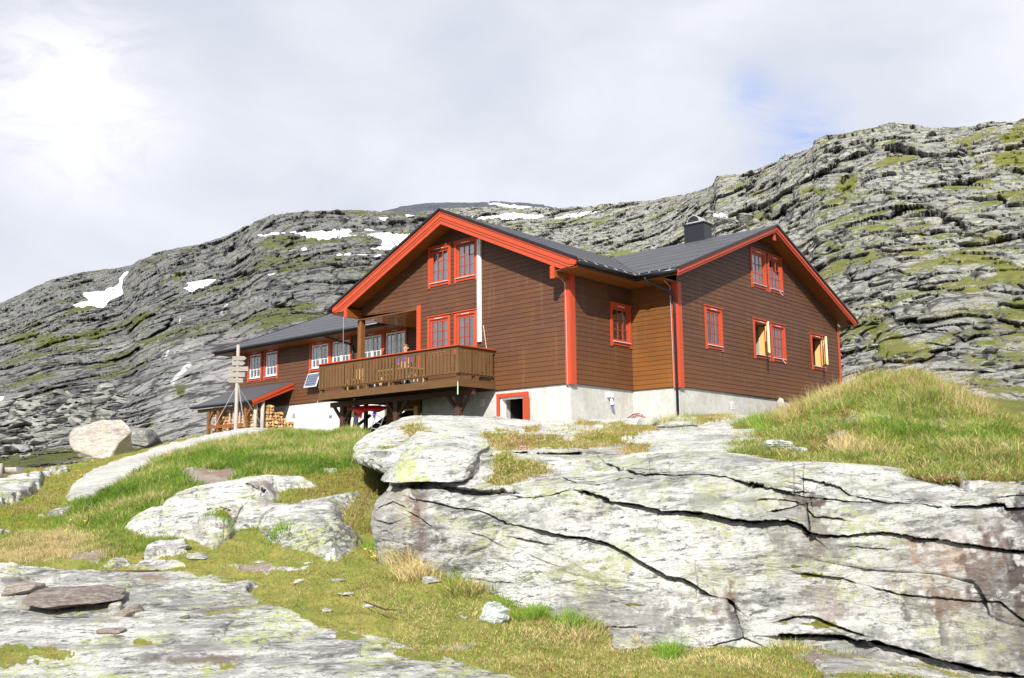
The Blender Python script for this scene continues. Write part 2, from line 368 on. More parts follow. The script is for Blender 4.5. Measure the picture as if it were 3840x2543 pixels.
siding_wall((-8.44,.0,-1.35),X_,-Y_,0,1.3,lambda z:(0,1.78),[(.66,1.46,-.1,.98)],'siding2')
# plain inner faces so that the shell is closed
for b_ in ((-6.68,-6.652,0.02,YW,.28,3.15),(-9.94,-9.90,.0,YW,3.19,3.9),(XL,1.7,YB-.1,YB-.02,0,3.4)): mb=MB(); mb.box(*b_); part('wall',mb,'siding',cabin)
mb=MB(); mb.add([(XL-.001,YW,.6),(XL-.001,YB,.6),(XL-.001,YB,3.3),(XL-.001,RY,5.9),(XL-.001,YW,3.3)],[(0,1,2,3,4)]); part('wall',mb,'siding',cabin)
# foundation
mb=MB(); mb.prism([(-1.8,.05,-2),(0-.05,.05,-2),(-.05,D1+.05,-2),(E1-.05,D1+.05,-2),(E1-.05,YB-.05,-2),(-1.8,YB-.05,-2)],(0,0,1.999)); part('foundation',mb,'concrete',cabin)
mb=MB(); mb.box(-6.65,-3.03+.1,.05,YW,-2,-.001); mb.box(-2.93,-1.8,.05,.3,-.14,-.001); mb.box(-2.93,-1.8,2.5,YB-.06,-2,-.002); part('foundation',mb,'concrete',cabin)
mb=MB(); mb.box(XL+.06,-6.66,YW+.05,YW+.4,-2,.639); part('foundation',mb,'blocks',cabin,label='white painted block base under the long wing')
# cellar door
mb=MB(); FA.box(mb,-3.05,-2.93,-1.6,-.13,-.02,.04); FA.box(mb,-1.86,-1.72,-1.6,-.13,-.02,.04); FA.box(mb,-2.929,-1.861,-.25,-.131,-.02,.038)
FA.box(mb,-1.71,-1.67,-1.5,-.30,.0,.28)
dr=part('cellar_door',mb,'red',cabin); mb=MB(); FA.box(mb,-2.928,-2.87,-1.6,-.252,-.25,-.03); FA.box(mb,-2.869,-1.862,-.31,-.253,-.25,-.03); part('jamb',mb,'white',dr)
mb=MB(); mb.add([(-2.92,.5,-1.7),(-1.86,.5,-1.7),(-1.86,2.4,-1.7),(-2.92,2.4,-1.7),(-2.92,.5,-.14),(-1.86,.5,-.14),(-1.86,2.4,-.14),(-2.92,2.4,-.14)],[(3,2,6,7),(0,3,7,4),(1,2,6,5),(4,5,6,7)]); part('cellar_room',mb,'dark',dr)
mb=MB(); mb.box(-7.75,-6.98,.35,1.2,-1.3,-.35); o_=part('cellar_opening',mb,'dark',cabin)
mb=MB(); mb.box(-6.96,-6.78,-.06,-.028,-1.3,-.28); mb.box(-7.8,-6.97,-.05,-.028,-.42,-.36); part('trim_board',mb,'pine',o_)
# vents in the base
for (fr,u,z,wd,hh) in ((FA,-3.75,-.36,.16,.22),(FA,-.77,-.27,.14,.2),(FR,.86,-.4,.19,.24),(FB,6.75,-.42,.17,.24)):
    mb=MB(); fr.box(mb,u-wd/2,u+wd/2,z-hh/2,z+hh/2,-.05,-.03); v_=part('air_vent',mb,'white',cabin); s=MB()
    for k in range(5): fr.box(s,u-wd/2+.02,u+wd/2-.02,z-hh/2+.03+k*.037,z-hh/2+.045+k*.037,-.03,-.027)
    part('vent_slots',s,'dark',v_)
mb=MB(); FWg.box(mb,-18.18,-17.96,.03,.24,-.05,-.03); v_=part('air_vent',mb,'sill',cabin); s=MB()
for k in range(4): FWg.box(s,-18.16,-17.98,.05+k*.048,.07+k*.048,-.03,-.027)
part('vent_slots',s,'dark',v_)
# windows
R=lambda *a,**k: window(*a,**k)
R(FA,-6.27,-5.145,3.86,5.26,curtain=.9,label='left upper gable window'); R(FA,-4.97,-3.87,3.86,5.26,curtain=1.,label='right upper gable window')
R(FA,-6.29,-5.17,1.40,2.78,curtain=.7,label='window left above balcony'); R(FA,-4.98,-3.90,1.40,2.78,curtain=.5,label='window right above balcony')
R(FS,2.09,3.25,1.42,2.78,curtain=.4,label='window in the shaded recess')
R(FB,4.99,6.14,1.42,2.84,curtain=.5,label='lone window nearest the black downpipe')
R(FB,8.38,9.6,1.41,2.82,curtain=0,opened=31,label='window standing open beside a closed one'); R(FB,9.73,10.9,1.41,2.82,curtain=.5,hook=True,label='closed window beside the open one')
R(FB,13.15,14.42,1.40,2.80,curtain=0,opened=33,label='open window near the right corner')
R(FB,8.4,9.6,4.03,5.44,curtain=1.,label='upper window with drawn pale curtain'); R(FB,9.75,10.93,4.03,5.44,curtain=.5,hook=True,label='upper window on the right with stay hook')
R(FWg,-21.73,-20.58,1.94,3.33,sc_='white',inner=None,curtain=.4,label='left window of the pair at the far end'); R(FWg,-20.41,-19.27,1.94,3.33,sc_='white',inner=None,curtain=.4,label='right window of the pair at the far end')
for x0 in (-16.93,-13.43):
    R(FWg,x0,x0+1.46,2.0,3.30,sashes=2,grid=(2,3),sc_='white',inner=None,curtain=.5); R(FWg,x0+1.465,x0+2.92,2.0,3.30,sashes=2,grid=(2,3),sc_='white',inner=None,curtain=.5)
# corner boards
mb=MB(); FA.box(mb,-.16,.034,-.03,3.40,.025,.055); FS.box(mb,-.024,.22,-.03,3.40,.026,.056); part('corner_board',mb,'red',cabin)
mb=MB(); FR.box(mb,E1-.19,E1+.034,-.03,3.42,.025,.055); FB.box(mb,D1-.024,D1+.20,-.03,3.40,.026,.056); part('corner_board',mb,'red',cabin)
mb=MB(); FB.box(mb,YB-.12,YB+.03,-.3,3.40,.026,.056); part('corner_board',mb,'red',cabin)
mb=MB(); FA.box(mb,-6.84,-6.63,.3,3.29,.025,.06); mb.box(-6.70,-6.66,-.024,.05,.3,3.29); part('corner_board',mb,'red',cabin)
mb=MB(); FA.box(mb,-9.95,-6.85,3.14,3.185,-.03,.032); part('soffit',mb,'siding2',cabin)
# white vertical duct on the gable
mb=MB(); FA.box(mb,-3.83,-3.765,1.66,5.17,.03,.11); FA.box(mb,-3.76,-3.69,1.66,5.19,.03,.10); part('vertical_duct',mb,'white',cabin)
# ---- roofs
def slab(pts,th,m,name,label=None):
    mb=MB(); mb.prism(pts,(0,0,-th)); return part(name,mb,m,cabin,label=label)
AXR,AXL=.85,-10.98; ZE=AZ-SA*(AXR-RX)
def zA(x): return AZ-SA*abs(x-RX)
OF=.72
th=.045
rf=MB()
rf.prism([(RX,-OF-.02,AZ),(AXR+.02,-OF-.02,zA(AXR+.02)),(AXR+.02,2.42,zA(AXR+.02)),(RX,RY,AZ)],(0,0,-th))
rf.prism([(RX,-OF-.02,AZ),(RX,RY,AZ),(AXL-.02,1.95,zA(AXL)),(AXL-.02,-OF-.02,zA(AXL))],(0,0,-th))
part('roof',rf,'roof',cabin,label='dark roof of the front gable wing')
zM=lambda y: RZ-SB*abs(y-RY)
rf=MB()
rf.prism([(-5.2,RY,RZ),(-5.2,3.2,zM(3.2)),(.2,3.2,zM(3.2)),(.83,2.38,zM(2.38)),(2.46,2.38,zM(2.38)),(2.46,RY,RZ)],(0,0,-th))
rf.prism([(-23.32,RY,RZ),(-23.32,1.95,zM(1.95)),(-5.2,1.95,zM(1.95)),(-5.2,RY,RZ)],(0,0,-th))
rf.prism([(-23.32,RY,RZ-.0),(2.46,RY,RZ-.0),(2.46,16.32,zM(16.32)),(-23.32,16.32,zM(16.32))],(0,0,-th))
part('roof',rf,'roof',cabin,label='dark roof of the long main wing')
# felt seams
mb=MB()
for k in range(1,7):
    u=k/7.; y=2.4+(RY-2.4)*u; z=zM(y)+.004
    xl=.85-(.85-RX)*u+.1
    mb.bar((xl,y,z),(2.44,y,z),.007,.005)
for k in range(1,10):
    x=.85-(.85-RX)*k/9.3; z=zA(x)+.004; mb.bar((x,-OF,z),(x,2.4+(RY-2.4)*(k/9.3)-.1,z),.008,.005)
for k in range(1,5):
    y=2.0+(RY-2)*k/7; mb.bar((-23.3,y,zM(y)+.004),(-11.1-k*.0,y,zM(y)+.004),.007,.005)
mb.bar((.87,2.4,3.67),(RX,RY,AZ+.03),.05,.02)
part('felt_seams',mb,'seam',cabin)
# verge caps
for s in (1,-1):
    xe=AXR+.03 if s==1 else AXL-.03
    mb=MB(); mb.bar((RX,-OF-.035,AZ-.005),(xe,-OF-.035,zA(xe)-.005),.05,.06); part('verge_cap',mb,'black',cabin)
for xv,ys_ in ((2.475,(2.36,16.34)),(-23.33,(1.93,16.34))):
    for ye in ys_: mb=MB(); mb.bar((xv,RY,RZ-.005),(xv,ye,zM(ye)-.005),.05,.06); part('verge_cap',mb,'black',cabin)
# barge boards of the front gable (two tiers)
for s in (1,-1):
    X=lambda d: RX+s*d
    he=(AXR-RX)
    mb=MB()
    up=[(X(0),-OF,AZ-.05),(X(he),-OF,AZ-SA*he-.05),(X(he-.04),-OF,AZ-SA*he-.21),(X(he-.3),-OF,AZ-SA*(he-.3)-.295),(X(0),-OF,AZ-.295)]
    mb.prism(up,(0,.05,0))
    mid=[(X(0),-OF+.022,AZ-.296),(X(he-.3),-OF+.022,AZ-SA*(he-.3)-.296),(X(he-.04),-OF+.022,AZ-SA*he-.211),(X(he-.12),-OF+.022,AZ-SA*he-.25),(X(he-.55),-OF+.022,AZ-SA*he-.255),(X(he-.62),-OF+.022,AZ-SA*(he-.62)-.53),(X(0),-OF+.022,AZ-.53)]
    # keep the polygon simple: quad + foot
    mid=[(X(0),-OF+.022,AZ-.296),(X(he-.06),-OF+.022,AZ-SA*(he-.06)-.296+.10),(X(he-.10),-OF+.022,AZ-SA*he-.235),(X(he-.62),-OF+.022,AZ-SA*he-.255),(X(0),-OF+.022,AZ-.53)]
    mb.prism(mid,(0,.04,0))
    gr=MB()
    part('bargeboard',mb,'red',cabin)
    # soffit under the rake and boxed eave
    mb=MB(); mb.prism([(X(0),-OF+.063,AZ-.42),(X(he-.45),-OF+.063,AZ-SA*(he-.45)-.42),(X(he-.45),-.0,AZ-SA*(he-.45)-.42),(X(0),-.0,AZ-.42)],(0,0,.03)); part('soffit',mb,'soffit',cabin)
mb=MB()
for zo in (.135,.395):
    for s in (1,-1):
        he=(AXR-RX)-.25; yo=-OF-.006 if zo<.2 else -OF+.018
        mb.bar((RX,yo,AZ-zo),(RX+s*he,yo,AZ-SA*he-zo),.008,.016)
part('board_joint',mb,M['beam'],cabin)
ZS=3.41
for b_ in ((0.03,AXR-.02,-OF+.06,2.40,ZS-.02,ZS),(AXL+.02,-9.96,-OF+.06,1.97,ZS-.02,ZS),(.03,1.79,2.42,D1-.03,ZS-.021,ZS-.001),(XL-.25,AXL+.9,2.0,YW-.03,3.28,3.30)):
    mb=MB(); mb.box(*b_); part('soffit',mb,'soffit',cabin)
for b_ in ((AXR-.02,AXR,-OF+.05,2.4,ZS-.02,3.58),(.86,2.38,2.40,2.42,ZS+.02,3.60),(-23.28,-11,1.975,1.995,3.28,3.44),(2.2,2.42,YB+.02,16.28,3.38,3.40)):
    mb=MB(); mb.box(*b_); part('fascia_board',mb,'beam',cabin)
# barge boards of the long wing's right gable
mb=MB()
for s in (1,-1):
    he=(16.32-RY) if s==1 else (RY-2.38)
    P=lambda d,z,x=2.40: (x,RY+s*d,z)
    mb.prism([P(0,RZ-.05),P(he,RZ-SB*he-.05),P(he-.02,RZ-SB*he-.19),P(0,RZ-.19)],(.05,0,0))
    mb.prism([P(0,RZ-.191,2.37),P(he-.02,RZ-SB*he-.191,2.37),P(he-.05,RZ-SB*he-.26,2.37),P(0,RZ-.27,2.37)],(.05,0,0))
part('bargeboard',mb,'red',cabin)
mb=MB()
for s in (1,-1):
    he=(16.30-RY) if s==1 else (RY-2.40)
    P=lambda d,z,x: (x,RY+s*d,z)
    mb.prism([P(0,RZ-.245,1.80),P(he,RZ-SB*he-.245,1.80),P(he,RZ-SB*he-.245,2.368),P(0,RZ-.245,2.368)],(0,0,.02))
part('soffit',mb,'soffit',cabin)
mb=MB(); he=RY-1.95
mb.prism([(-23.30,RY,RZ-.05),(-23.30,1.95,RZ-SB*he-.05),(-23.30,1.98,RZ-SB*he-.22),(-23.30,RY,RZ-.27)],(.04,0,0)); part('bargeboard',mb,'red',cabin)
mb=MB(); mb.prism([(-23.25,RY,RZ-.23),(-23.25,1.98,RZ-SB*he-.19),(XL,1.98,RZ-SB*he-.19),(XL,RY,RZ-.23)],(0,0,.01)); part('soffit',mb,'soffit',cabin)
# purlin ends
def purlin(x0,x1,z0,z1,xb0,xb1):
    mb=MB(); mb.box(xb0,xb1,-OF+.07,0.0,z0+.04,z1); b_=part('purlin',mb,'soffit',cabin); mb=MB(); mb.box(x0,x1,-OF+.02,-OF+.069,z0,z1+.05); part('end_plate',mb,'red',b_)
purlin(-.19,-.03,3.17,3.52,-.17,-.02); purlin(-10.12,-9.96,3.17,3.52,-10.11,-9.95)
mb=MB(); mb.box(1.82,2.33,9.27,9.41,5.84,6.1); b_=part('purlin',mb,'soffit',cabin); mb=MB(); mb.box(2.331,2.365,9.25,9.43,5.79,6.16); part('end_plate',mb,'red',b_)
# porch ceiling, deck
mb=MB()
for k in range(28):
    y=.02+k*.102; mb.box(-9.93,-6.69,y,y+.094,3.15,3.17)
mb.box(-9.93,-6.69,.02,YW-.03,3.171,3.18); part('porch_ceiling',mb,'ceil',cabin)
mb=MB(); mb.box(-10.15,-9.95,.0,.2,.27,3.17); part('porch_post',mb,'post',cabin)
mb=MB()
for k in range(32):
    y=-1.70+k*.143; xr=-3.13 if y<-.16 else -6.69
    mb.box(-10.16,xr,y,y+.135,.25,.28)
deck=part('deck',mb,'balch',cabin)
mb=MB(); mb.box(-10.20,-3.11,-1.74,-1.701,.03,.275); mb.box(-3.14,-3.10,-1.70,-.03,.03,.275); mb.box(-10.20,-10.165,-1.70,2.85,.03,.275); part('fascia',mb,'balch',deck)
mb=MB()
for k in range(12):
    x=-10.1+k*.625; mb.box(x,x+.06,-1.69,-.05 if x>-6.8 else 2.8,.045,.249)
part('joist',mb,'beam',deck)
mb=MB(); mb.box(-10.42,-3.18,-1.02,-.88,-.18,.0); mb.box(-10.42,-6.7,1.9,2.0,-.18,.0); part('support_beam',mb,'beam',deck)
for x in (-9.73,-6.83,-3.84):
    mb=MB(); mb.box(x-.1,x+.1,-1.04,-.86,-1.7,-.181)
    po=part('support_post',mb,'post' if 0 else 'beam',deck)
    mb=MB()
    for s in (-1,1): mb.bar((x+s*.07,-.95,-.66),(x+s*.52,-.95,-.17),.09,.09,(0,1,0))
    part('knee_brace',mb,'beam',po)
# railing
rl=MB(); rl.box(-10.25,-3.05,-1.80,-1.66,1.30,1.335); rl.box(-3.17,-3.04,-1.659,-.04,1.30,1.334)
rail=part('railing',rl,'red',cabin,label='red-capped balcony railing')
mb=MB(); mb.box(-10.2,-3.10,-1.735,-1.70,1.19,1.30); mb.box(-3.135,-3.10,-1.699,-.04,1.19,1.30); mb.box(-10.2,-3.12,-1.715,-1.675,.405,.50); mb.box(-3.155,-3.118,-1.674,-.04,.405,.50); part('rail_board',mb,'balch',rail)
mb=MB(); n=0
x=-10.19
while x<-3.24:
    w_=random.uniform(.108,.118); mb.box(x,x+w_,-1.740-random.uniform(0,.004),-1.721,.45+random.uniform(-.004,.004),1.188); x+=.1655
mb.box(-3.222,-3.085,-1.75,-1.718,.447,1.188)
y=-1.749
mb.box(-3.117,-3.088,y+.035,y+.12,.447,1.188); y+=.165
while y<-.1:
    mb.box(-3.109,-3.090,y,y+random.uniform(.108,.118),.45,1.188); y+=.165
part('railing_boards',mb,'balc',rail)
for x in (-10.16,-8.9,-7.6,-6.3,-4.75,-3.24):
    mb=MB(); mb.box(x,x+.1,-1.672,-1.58,.281,1.29); part('railing_post',mb,'balch',rail)
for y in (-1.0,-.15): mb=MB(); mb.box(-3.235,-3.158,y,y+.08,.281,1.29); part('railing_post',mb,'balch',rail)

# gutters
def gutter(p,q,label=None):
    mb=MB(); mb.tube([p,q],.062,10); g_=part('gutter',mb,'black',cabin,smooth=True,label=label); return g_
p0,p1=np.array((.93,-.73,3.53)),np.array((.93,2.33,3.53))
gg_=gutter(p0,p1); gx=gutter((.87,2.31,3.53),(2.44,2.31,3.53)); gutter((-23.3,1.90,3.40),(-11.02,1.90,3.40)); gutter((-11.05,-.72,3.53),(-11.05,1.9,3.53)); 
mb=MB(); mb.ob((.86,-.70,3.52),(.0,3.1,0),(.02,0,0),(0,0,.12)); mb.ob((.88,2.36,3.52),(1.55,0,0),(0,.02,0),(0,0,.12)); mb.ob((-23.3,1.935,3.40),(12.3,0,0),(0,.015,0),(0,0,.08)); part('eave_flashing',mb,'black',cabin)
mb=MB()
for k in range(6): y=-.4+k*.52; mb.bar((.885,y,3.64),(.99,y+.05,3.56),.015,.006); mb.bar((.885,y,3.64),(.90,y+.16,3.56),.012,.006)
for k in range(4): x=1.05+k*.38; mb.bar((x,2.35,3.64),(x+.03,2.25,3.56),.015,.006); mb.bar((x,2.35,3.64),(x-.14,2.34,3.56),.012,.006)
part('gutter_bracket',mb,'steel',gg_)
mb=MB(); mb.tube([(1.22,2.33,3.47),(1.25,2.42,3.38),(1.62,3.12,3.10),(1.73,3.23,2.92),(1.735,3.235,2.6),(1.735,3.235,-1.15)],.047,10)
dp=part('downpipe',mb,'black',cabin,smooth=True,label='black downpipe beside the inner corner board'); mb=MB()
for z in (2.3,1.1,.1): mb.tube([(1.735,3.235,z),(1.735,3.235,z+.05)],.056,10)
part('pipe_clamp',mb,'black',dp)
mb=MB(); mb.tube([(-14.85,1.95,3.33),(-14.7,2.1,3.22),(-14.0,2.7,2.95),(-13.85,2.78,2.8),(-13.84,2.78,2.5),(-13.84,2.78,-.3)],.05,10); part('downpipe',mb,'black',cabin,smooth=True,label='downpipe between the two window rows')
mb=MB(); mb.tube([(2.2,16.22,3.38),(2.15,16.2,3.28),(1.95,16.0,3.12),(1.86,15.97,3.0)],.045,8); part('downpipe',mb,'black',cabin,smooth=True)
# lightning cables
for pts_,r_ in (([(-.085,-.62,3.42),(-.09,-.10,3.1),(-.09,-.07,2.7),(-.08,-.065,-.02),(-.07,.03,-.1),(-.07,.03,-1.2)],.009),([(1.60,2.9,3.4),(1.62,3.2,3.25),(1.62,3.25,-.02),(1.6,3.3,-.1),(1.6,3.3,-1.1)],.011),([(-10.38,-.5,3.4),(-10.40,-.48,1.2)],.006),([(-3.6,-.05,2.2),(-3.45,-.05,1.35)],.004)):
    mb=MB(); mb.tube(pts_,r_,5); part('cable',mb,'steel',cabin)
# wall socket with hanging plug
mb=MB(); FS.box(mb,1.88,2.12,-.31,-.17,-.05,.06); s_=part('wall_socket',mb,'white',cabin); mb=MB(); mb.tube([(.05,2.0,-.36),(.08,2.01,-.48),(.08,2.02,-.54)],[.03,.055,.06],10); part('plug',mb,'white',s_); mb=MB(); mb.tube([(.08,2.02,-.54),(.085,2.03,-.61)],[.062,.055],10); part('plug_ring',mb,'blue',s_)
# chimney
mb=MB(); zc=RZ-.15; a=[(-1.36,9.1,zc),(-.43,9.1,zc),(-.43,9.75,zc),(-1.36,9.75,zc)]; 
mb.box(-1.34,-.45,9.12,9.72,zc,7.0); mb.box(-1.38,-.41,9.08,9.76,6.97,7.02); ch=part('chimney',mb,'black',cabin)
mb=MB(); n=14; vs=[];fs=[]
for j,(y,r) in enumerate(((9.14,.25),(9.14,.28),(9.66,.28),(9.66,.02))):
    for k in range(n+1):
        t=math.pi*k/n; vs.append((-.93-r*math.cos(t),y,7.03+.05+r*math.sin(t)*.95))
for j in range(3):
    for k in range(n): fs.append((j*(n+1)+k,j*(n+1)+k+1,(j+1)*(n+1)+k+1,(j+1)*(n+1)+k))
mb.add(vs,fs); mb.box(-1.26,-.60,9.16,9.68,7.021,7.09); part('cowl',mb,'steel',ch,smooth=False)
mb=MB(); pl=[(-.93-.24*math.cos(math.pi*k/12),9.16,7.09+.24*math.sin(math.pi*k/12)) for k in range(13)]; mb.prism(pl,(0,.02,0)); part('cowl_opening',mb,'dark',ch)
# solar panel leaning on the wall of the long wing
sp=MB(); tl=math.radians(20); U=X_; V=np.array((0,math.sin(tl),math.cos(tl))); Np=np.array((0,-math.cos(tl),math.sin(tl)))
O=np.array((-16.85,2.50,1.28)); sp.ob(O,U*.86,V*.66,-Np*.035); pn=part('solar_panel',sp,'alu' if 0 else 'white',cabin)
me_=MB(); me_.ob(O+U*.03+V*.03+Np*.001,U*.80,V*.60,Np*.005); cell=ob_from('solar_cells',me_.v,me_.f,M['solar'],pn)
mb=MB(); mb.bar(O+U*.2+V*.6-Np*.04,(-16.65,YW-.03,1.85),.03,.03); mb.bar(O+U*.7+V*.6-Np*.04,(-16.15,YW-.03,1.85),.03,.03); part('bracket',mb,'alu',pn)
# staircase below the porch
mb=MB(); mb.bar((-10.75,.35,-1.45),(-10.1,2.6,.2),.06,.26); mb.bar((-9.75,.35,-1.45),(-9.3,2.6,.2),.06,.26); st=part('staircase',mb,'beam',cabin)
mb=MB()
for k in range(6):
    f=k/6.; y=.45+2.0*f; z=-1.3+1.45*f; x=-10.72+.62*f; mb.box(x,x+1.0,y,y+.26,z,z+.045)
part('stair_tread',mb,'beam',st)
for x in (-9.62,-10.62): mb=MB(); mb.box(x,x+.12,-.1,.02,-1.6,.02); part('stair_post',mb,'beam',st)
mb=MB(); mb.bar((-11.1,-.1,-1.35),(-10.4,.9,-.35),.06,.12); part('handrail',mb,'beam',st)
# ================================================================== WOODSHED
shed=empty('woodshed',(-20.5,1.8,-.6),'low lean-to woodshed with dark roof and red bargeboard at the cabin end','shed')
mb=MB(); mb.prism([(-18.1,.70,.72),(-18.1,2.84,1.67),(-22.4,2.84,1.69),(-22.9,.70,.72)],(0,0,-.05)); part('roof',mb,'roof',shed)
mb=MB(); mb.prism([(-18.10,.72,.665),(-18.10,2.84,1.615),(-18.10,2.84,1.33),(-18.10,.80,.50)],(.04,0,0)); mb.prism([(-18.06,.70,.70),(-18.06,2.84,1.655),(-18.06,2.84,1.50),(-18.06,.73,.57)],(.03,0,0)); part('bargeboard',mb,'red',shed)
mb=MB(); mb.tube([(-22.95,.63,.65),(-18.08,.63,.65)],.06,8); mb.box(-22.9,-18.12,.68,.70,.58,.70); part('gutter',mb,'black',shed,smooth=False)
mb=MB(); mb.box(-22.7,-18.15,.85,.97,.42,.56); part('eave_beam',mb,'post',shed)
for x,y in ((-21.75,.88),(-20.95,.88),(-18.75,.88)):
    mb=MB(); mb.box(x-.08,x+.08,y-.06,y+.06,-1.2,.42); p_=part('post',mb,'post',shed)
    mb=MB(); mb.bar((x,y+.0,-.05),(x+.38,y,.42),.08,.08,(0,1,0)); part('brace',mb,'post',p_)
for x,y in ((-18.3,1.05),(-18.22,1.35)):
    mb=MB(); mb.tube([(x,y,-1.0),(x+.01,y,.72)],.085,9); part('log_post',mb,'grey',shed,smooth=True)
for x in (-21.45,-20.3,-20.0,-19.5,-19.05): mb=MB(); mb.box(x,x+.08,1.0,1.03,-.7,.5); part('slat',mb,'grey',shed)
mb=MB(); mb.box(-21.6,-18.95,.80,.84,-.38,-.24); part('rail',mb,'soffit',shed)
# split firewood
M['log']=mat('split_firewood',lambda g,b:(g.mix(g.n('ShaderNodeObjectInfo').outputs['Random'],(.60,.36,.15),(.30,.15,.07)),g.bump(g.noise(g.pos(),30,3),.01)),.8,.2)
M['logp']=mat('split_firewood_pale',lambda g,b:(g.mix(g.n('ShaderNodeObjectInfo').outputs['Random'],(.72,.52,.28),(.42,.25,.13)),g.bump(g.noise(g.pos(),30,3),.01)),.8,.2)
def logmesh(k):
    r=random.Random(k); n=r.choice((3,4,4,5)); pts=[]
    for i in range(n):
        t=2*math.pi*(i+r.uniform(-.25,.25))/n; q=.075*r.uniform(.75,1.15); pts.append((q*math.cos(t),q*math.sin(t)))
    v=[(x,-.16,y) for x,y in pts]+[(x*1.03,.16,y*.97) for x,y in pts]
    me=bpy.data.meshes.new('firewood_log'); me.from_pydata(v,[],[tuple(range(n)),tuple(range(n,2*n))[::-1]]+[(i,(i+1)%n,n+(i+1)%n,n+i)[::-1] for i in range(n)]); me.materials.append(M['log'] if k%2 else M['logp']); return me
lms=[logmesh(k) for k in range(8)]
def logat(p,rz):
    o=bpy.data.objects.new('firewood_log',random.choice(lms)); col.objects.link(o); o.location=p; o.rotation_euler=(random.uniform(-.06,.06),random.uniform(0,6.28),rz+random.uniform(-.08,.08))
    return o
x=-21.7; 
while x<-18.45:
    z=-.62
    while z<.45+random.uniform(-.1,.05):
        tag(logat((x+random.uniform(-.02,.02),1.28+random.uniform(-.03,.03),z),0),'split firewood log stacked behind the grey slats of the woodshed front','firewood','firewood logs stacked in the front of the shed'); z+=.142
    x+=.155
y=1.60
while y<3.0:
    top=.62 if y<1.95 else (.22 if y<2.35 else -.02); z=-.62
    if y>2.6: top=-.12
    while z<top:
        tag(logat((-18.32+random.uniform(-.04,.04)-(0 if y<2.6 else -.1),y+random.uniform(-.02,.02),z),math.pi/2),'split firewood log in the open pile at the right end of the shed','firewood','firewood logs in the open side pile'); z+=.138
    y+=.148
# ================================================================== NUMPY NOISE
_u=np.uint32
def _hx(i,k): return i.astype(np.int32).view(_u)*_u(k)
def _hm(h):
    h^=h>>_u(15); h*=_u(2246822519); h^=h>>_u(13); h*=_u(3266489917); h^=h>>_u(16); return (h>>_u(8)).astype(np.float32)*np.float32(1/16777216.)
def vnoise(P,s=0):
    P=P.astype(np.float32); i=np.floor(P); f=P-i; f=f*f*(3-2*f); i=i.astype(np.int32); g_=1-f
    K=(374761393,668265263,2654435761)
    X=[_hx(i[...,0]+a,K[0]) for a in (0,1)]; Y=[_hx(i[...,1]+a,K[1]) for a in (0,1)]; Z=[_hx(i[...,2]+a,K[2])+_u((s*1274126177)&0xffffffff) for a in (0,1)]
    wx=(g_[...,0],f[...,0]); wy=(g_[...,1],f[...,1]); wz=(g_[...,2],f[...,2]); r=0
    for a in (0,1):
        for b in (0,1):
            w_=wx[a]*wy[b]; q=X[a]+Y[b]
            for c in (0,1): r=r+w_*wz[c]*_hm(q+Z[c])
    return r*2-1
def fbm(P,oc=4,s=0,g=.5,lac=2.03):
    r=0;a=1.;n=0
    for k in range(oc): r=r+a*vnoise(P+k*17.3,s+k); n+=a; a*=g; P=P*lac
    return r/n
def ridged(P,oc=4,s=0): 
    r=0;a=1.;n=0
    for k in range(oc): r=r+a*(1-np.abs(vnoise(P+k*7.7,s+k))*2); n+=a;a*=.5;P=P*2.03
    return r/n
def blocks(P,s=0):
    """angular fracture blocks: per-cell height + tilt; returns (height, gap 0..1, cell id noise)"""
    P=P.astype(np.float32); i=np.floor(P).astype(np.int32); best=np.full(P.shape[:-1],9.,np.float32); sec=best.copy(); val=np.zeros_like(best); idn=val.copy(); fr=P-i; mv=_u((s*1274126177)&0xffffffff); C=_u(0x9E3779B9)
    near=np.where(fr>.5,1,-1)
    for a in (0,1):
        for b in (0,1):
            for c in (0,1):
                ox,oy,oz=a*near[...,0],b*near[...,1],c*near[...,2]
                h=_hx(i[...,0]+ox,374761393)+_hx(i[...,1]+oy,668265263)+_hx(i[...,2]+oz,2654435761)+mv
                h1,h2,h3=_hm(h.copy()),_hm(h+C),_hm(h+C*_u(2))
                dx,dy,dz=fr[...,0]-ox-.2-.6*h1,fr[...,1]-oy-.2-.6*h2,fr[...,2]-oz-.2-.6*h3
                q=np.maximum(np.maximum(np.abs(dx),np.abs(dy)),np.abs(dz))*.55+np.sqrt(dx*dx+dy*dy+dz*dz)*.45
                h4,h5=_hm(h+C*_u(3)),_hm(h+C*_u(4)); v=(h4-.5)*1.2+dx*(h5-.5)*1.6+dy*(h1-.5)*1.6+dz*(h4+h5-1)*.9
                nb=q<best; sec=np.where(nb,best,np.minimum(sec,q)); val=np.where(nb,v,val); idn=np.where(nb,h2,idn); best=np.where(nb,q,best)
    return val,np.clip(1-(sec-best)/.09,0,1),idn
# ================================================================== SHEETS
def crom(n,k):
    """n samples over k control points -> weight matrix (Catmull-Rom)"""
    u=np.linspace(0,k-1,n) if np.isscalar(n) else n
    Wm=np.zeros((len(u),k)); i=np.clip(np.floor(u).astype(int),0,k-2); f=u-i
    w=[-.5*f+f*f-.5*f**3,1-2.5*f*f+1.5*f**3,.5*f+2*f*f-1.5*f**3,-.5*f*f+.5*f**3]
    for j in range(4):
        idx=i+j-1; lo=idx<0; hi=idx>k-1; a=np.arange(len(u))
        ok=~lo&~hi; np.add.at(Wm,(a[ok],idx[ok]),w[j][ok])
        if lo.any(): np.add.at(Wm,(a[lo],0),2*w[j][lo]); np.add.at(Wm,(a[lo],1),-w[j][lo])
        if hi.any(): np.add.at(Wm,(a[hi],k-1),2*w[j][hi]); np.add.at(Wm,(a[hi],k-2),-w[j][hi])
    return Wm
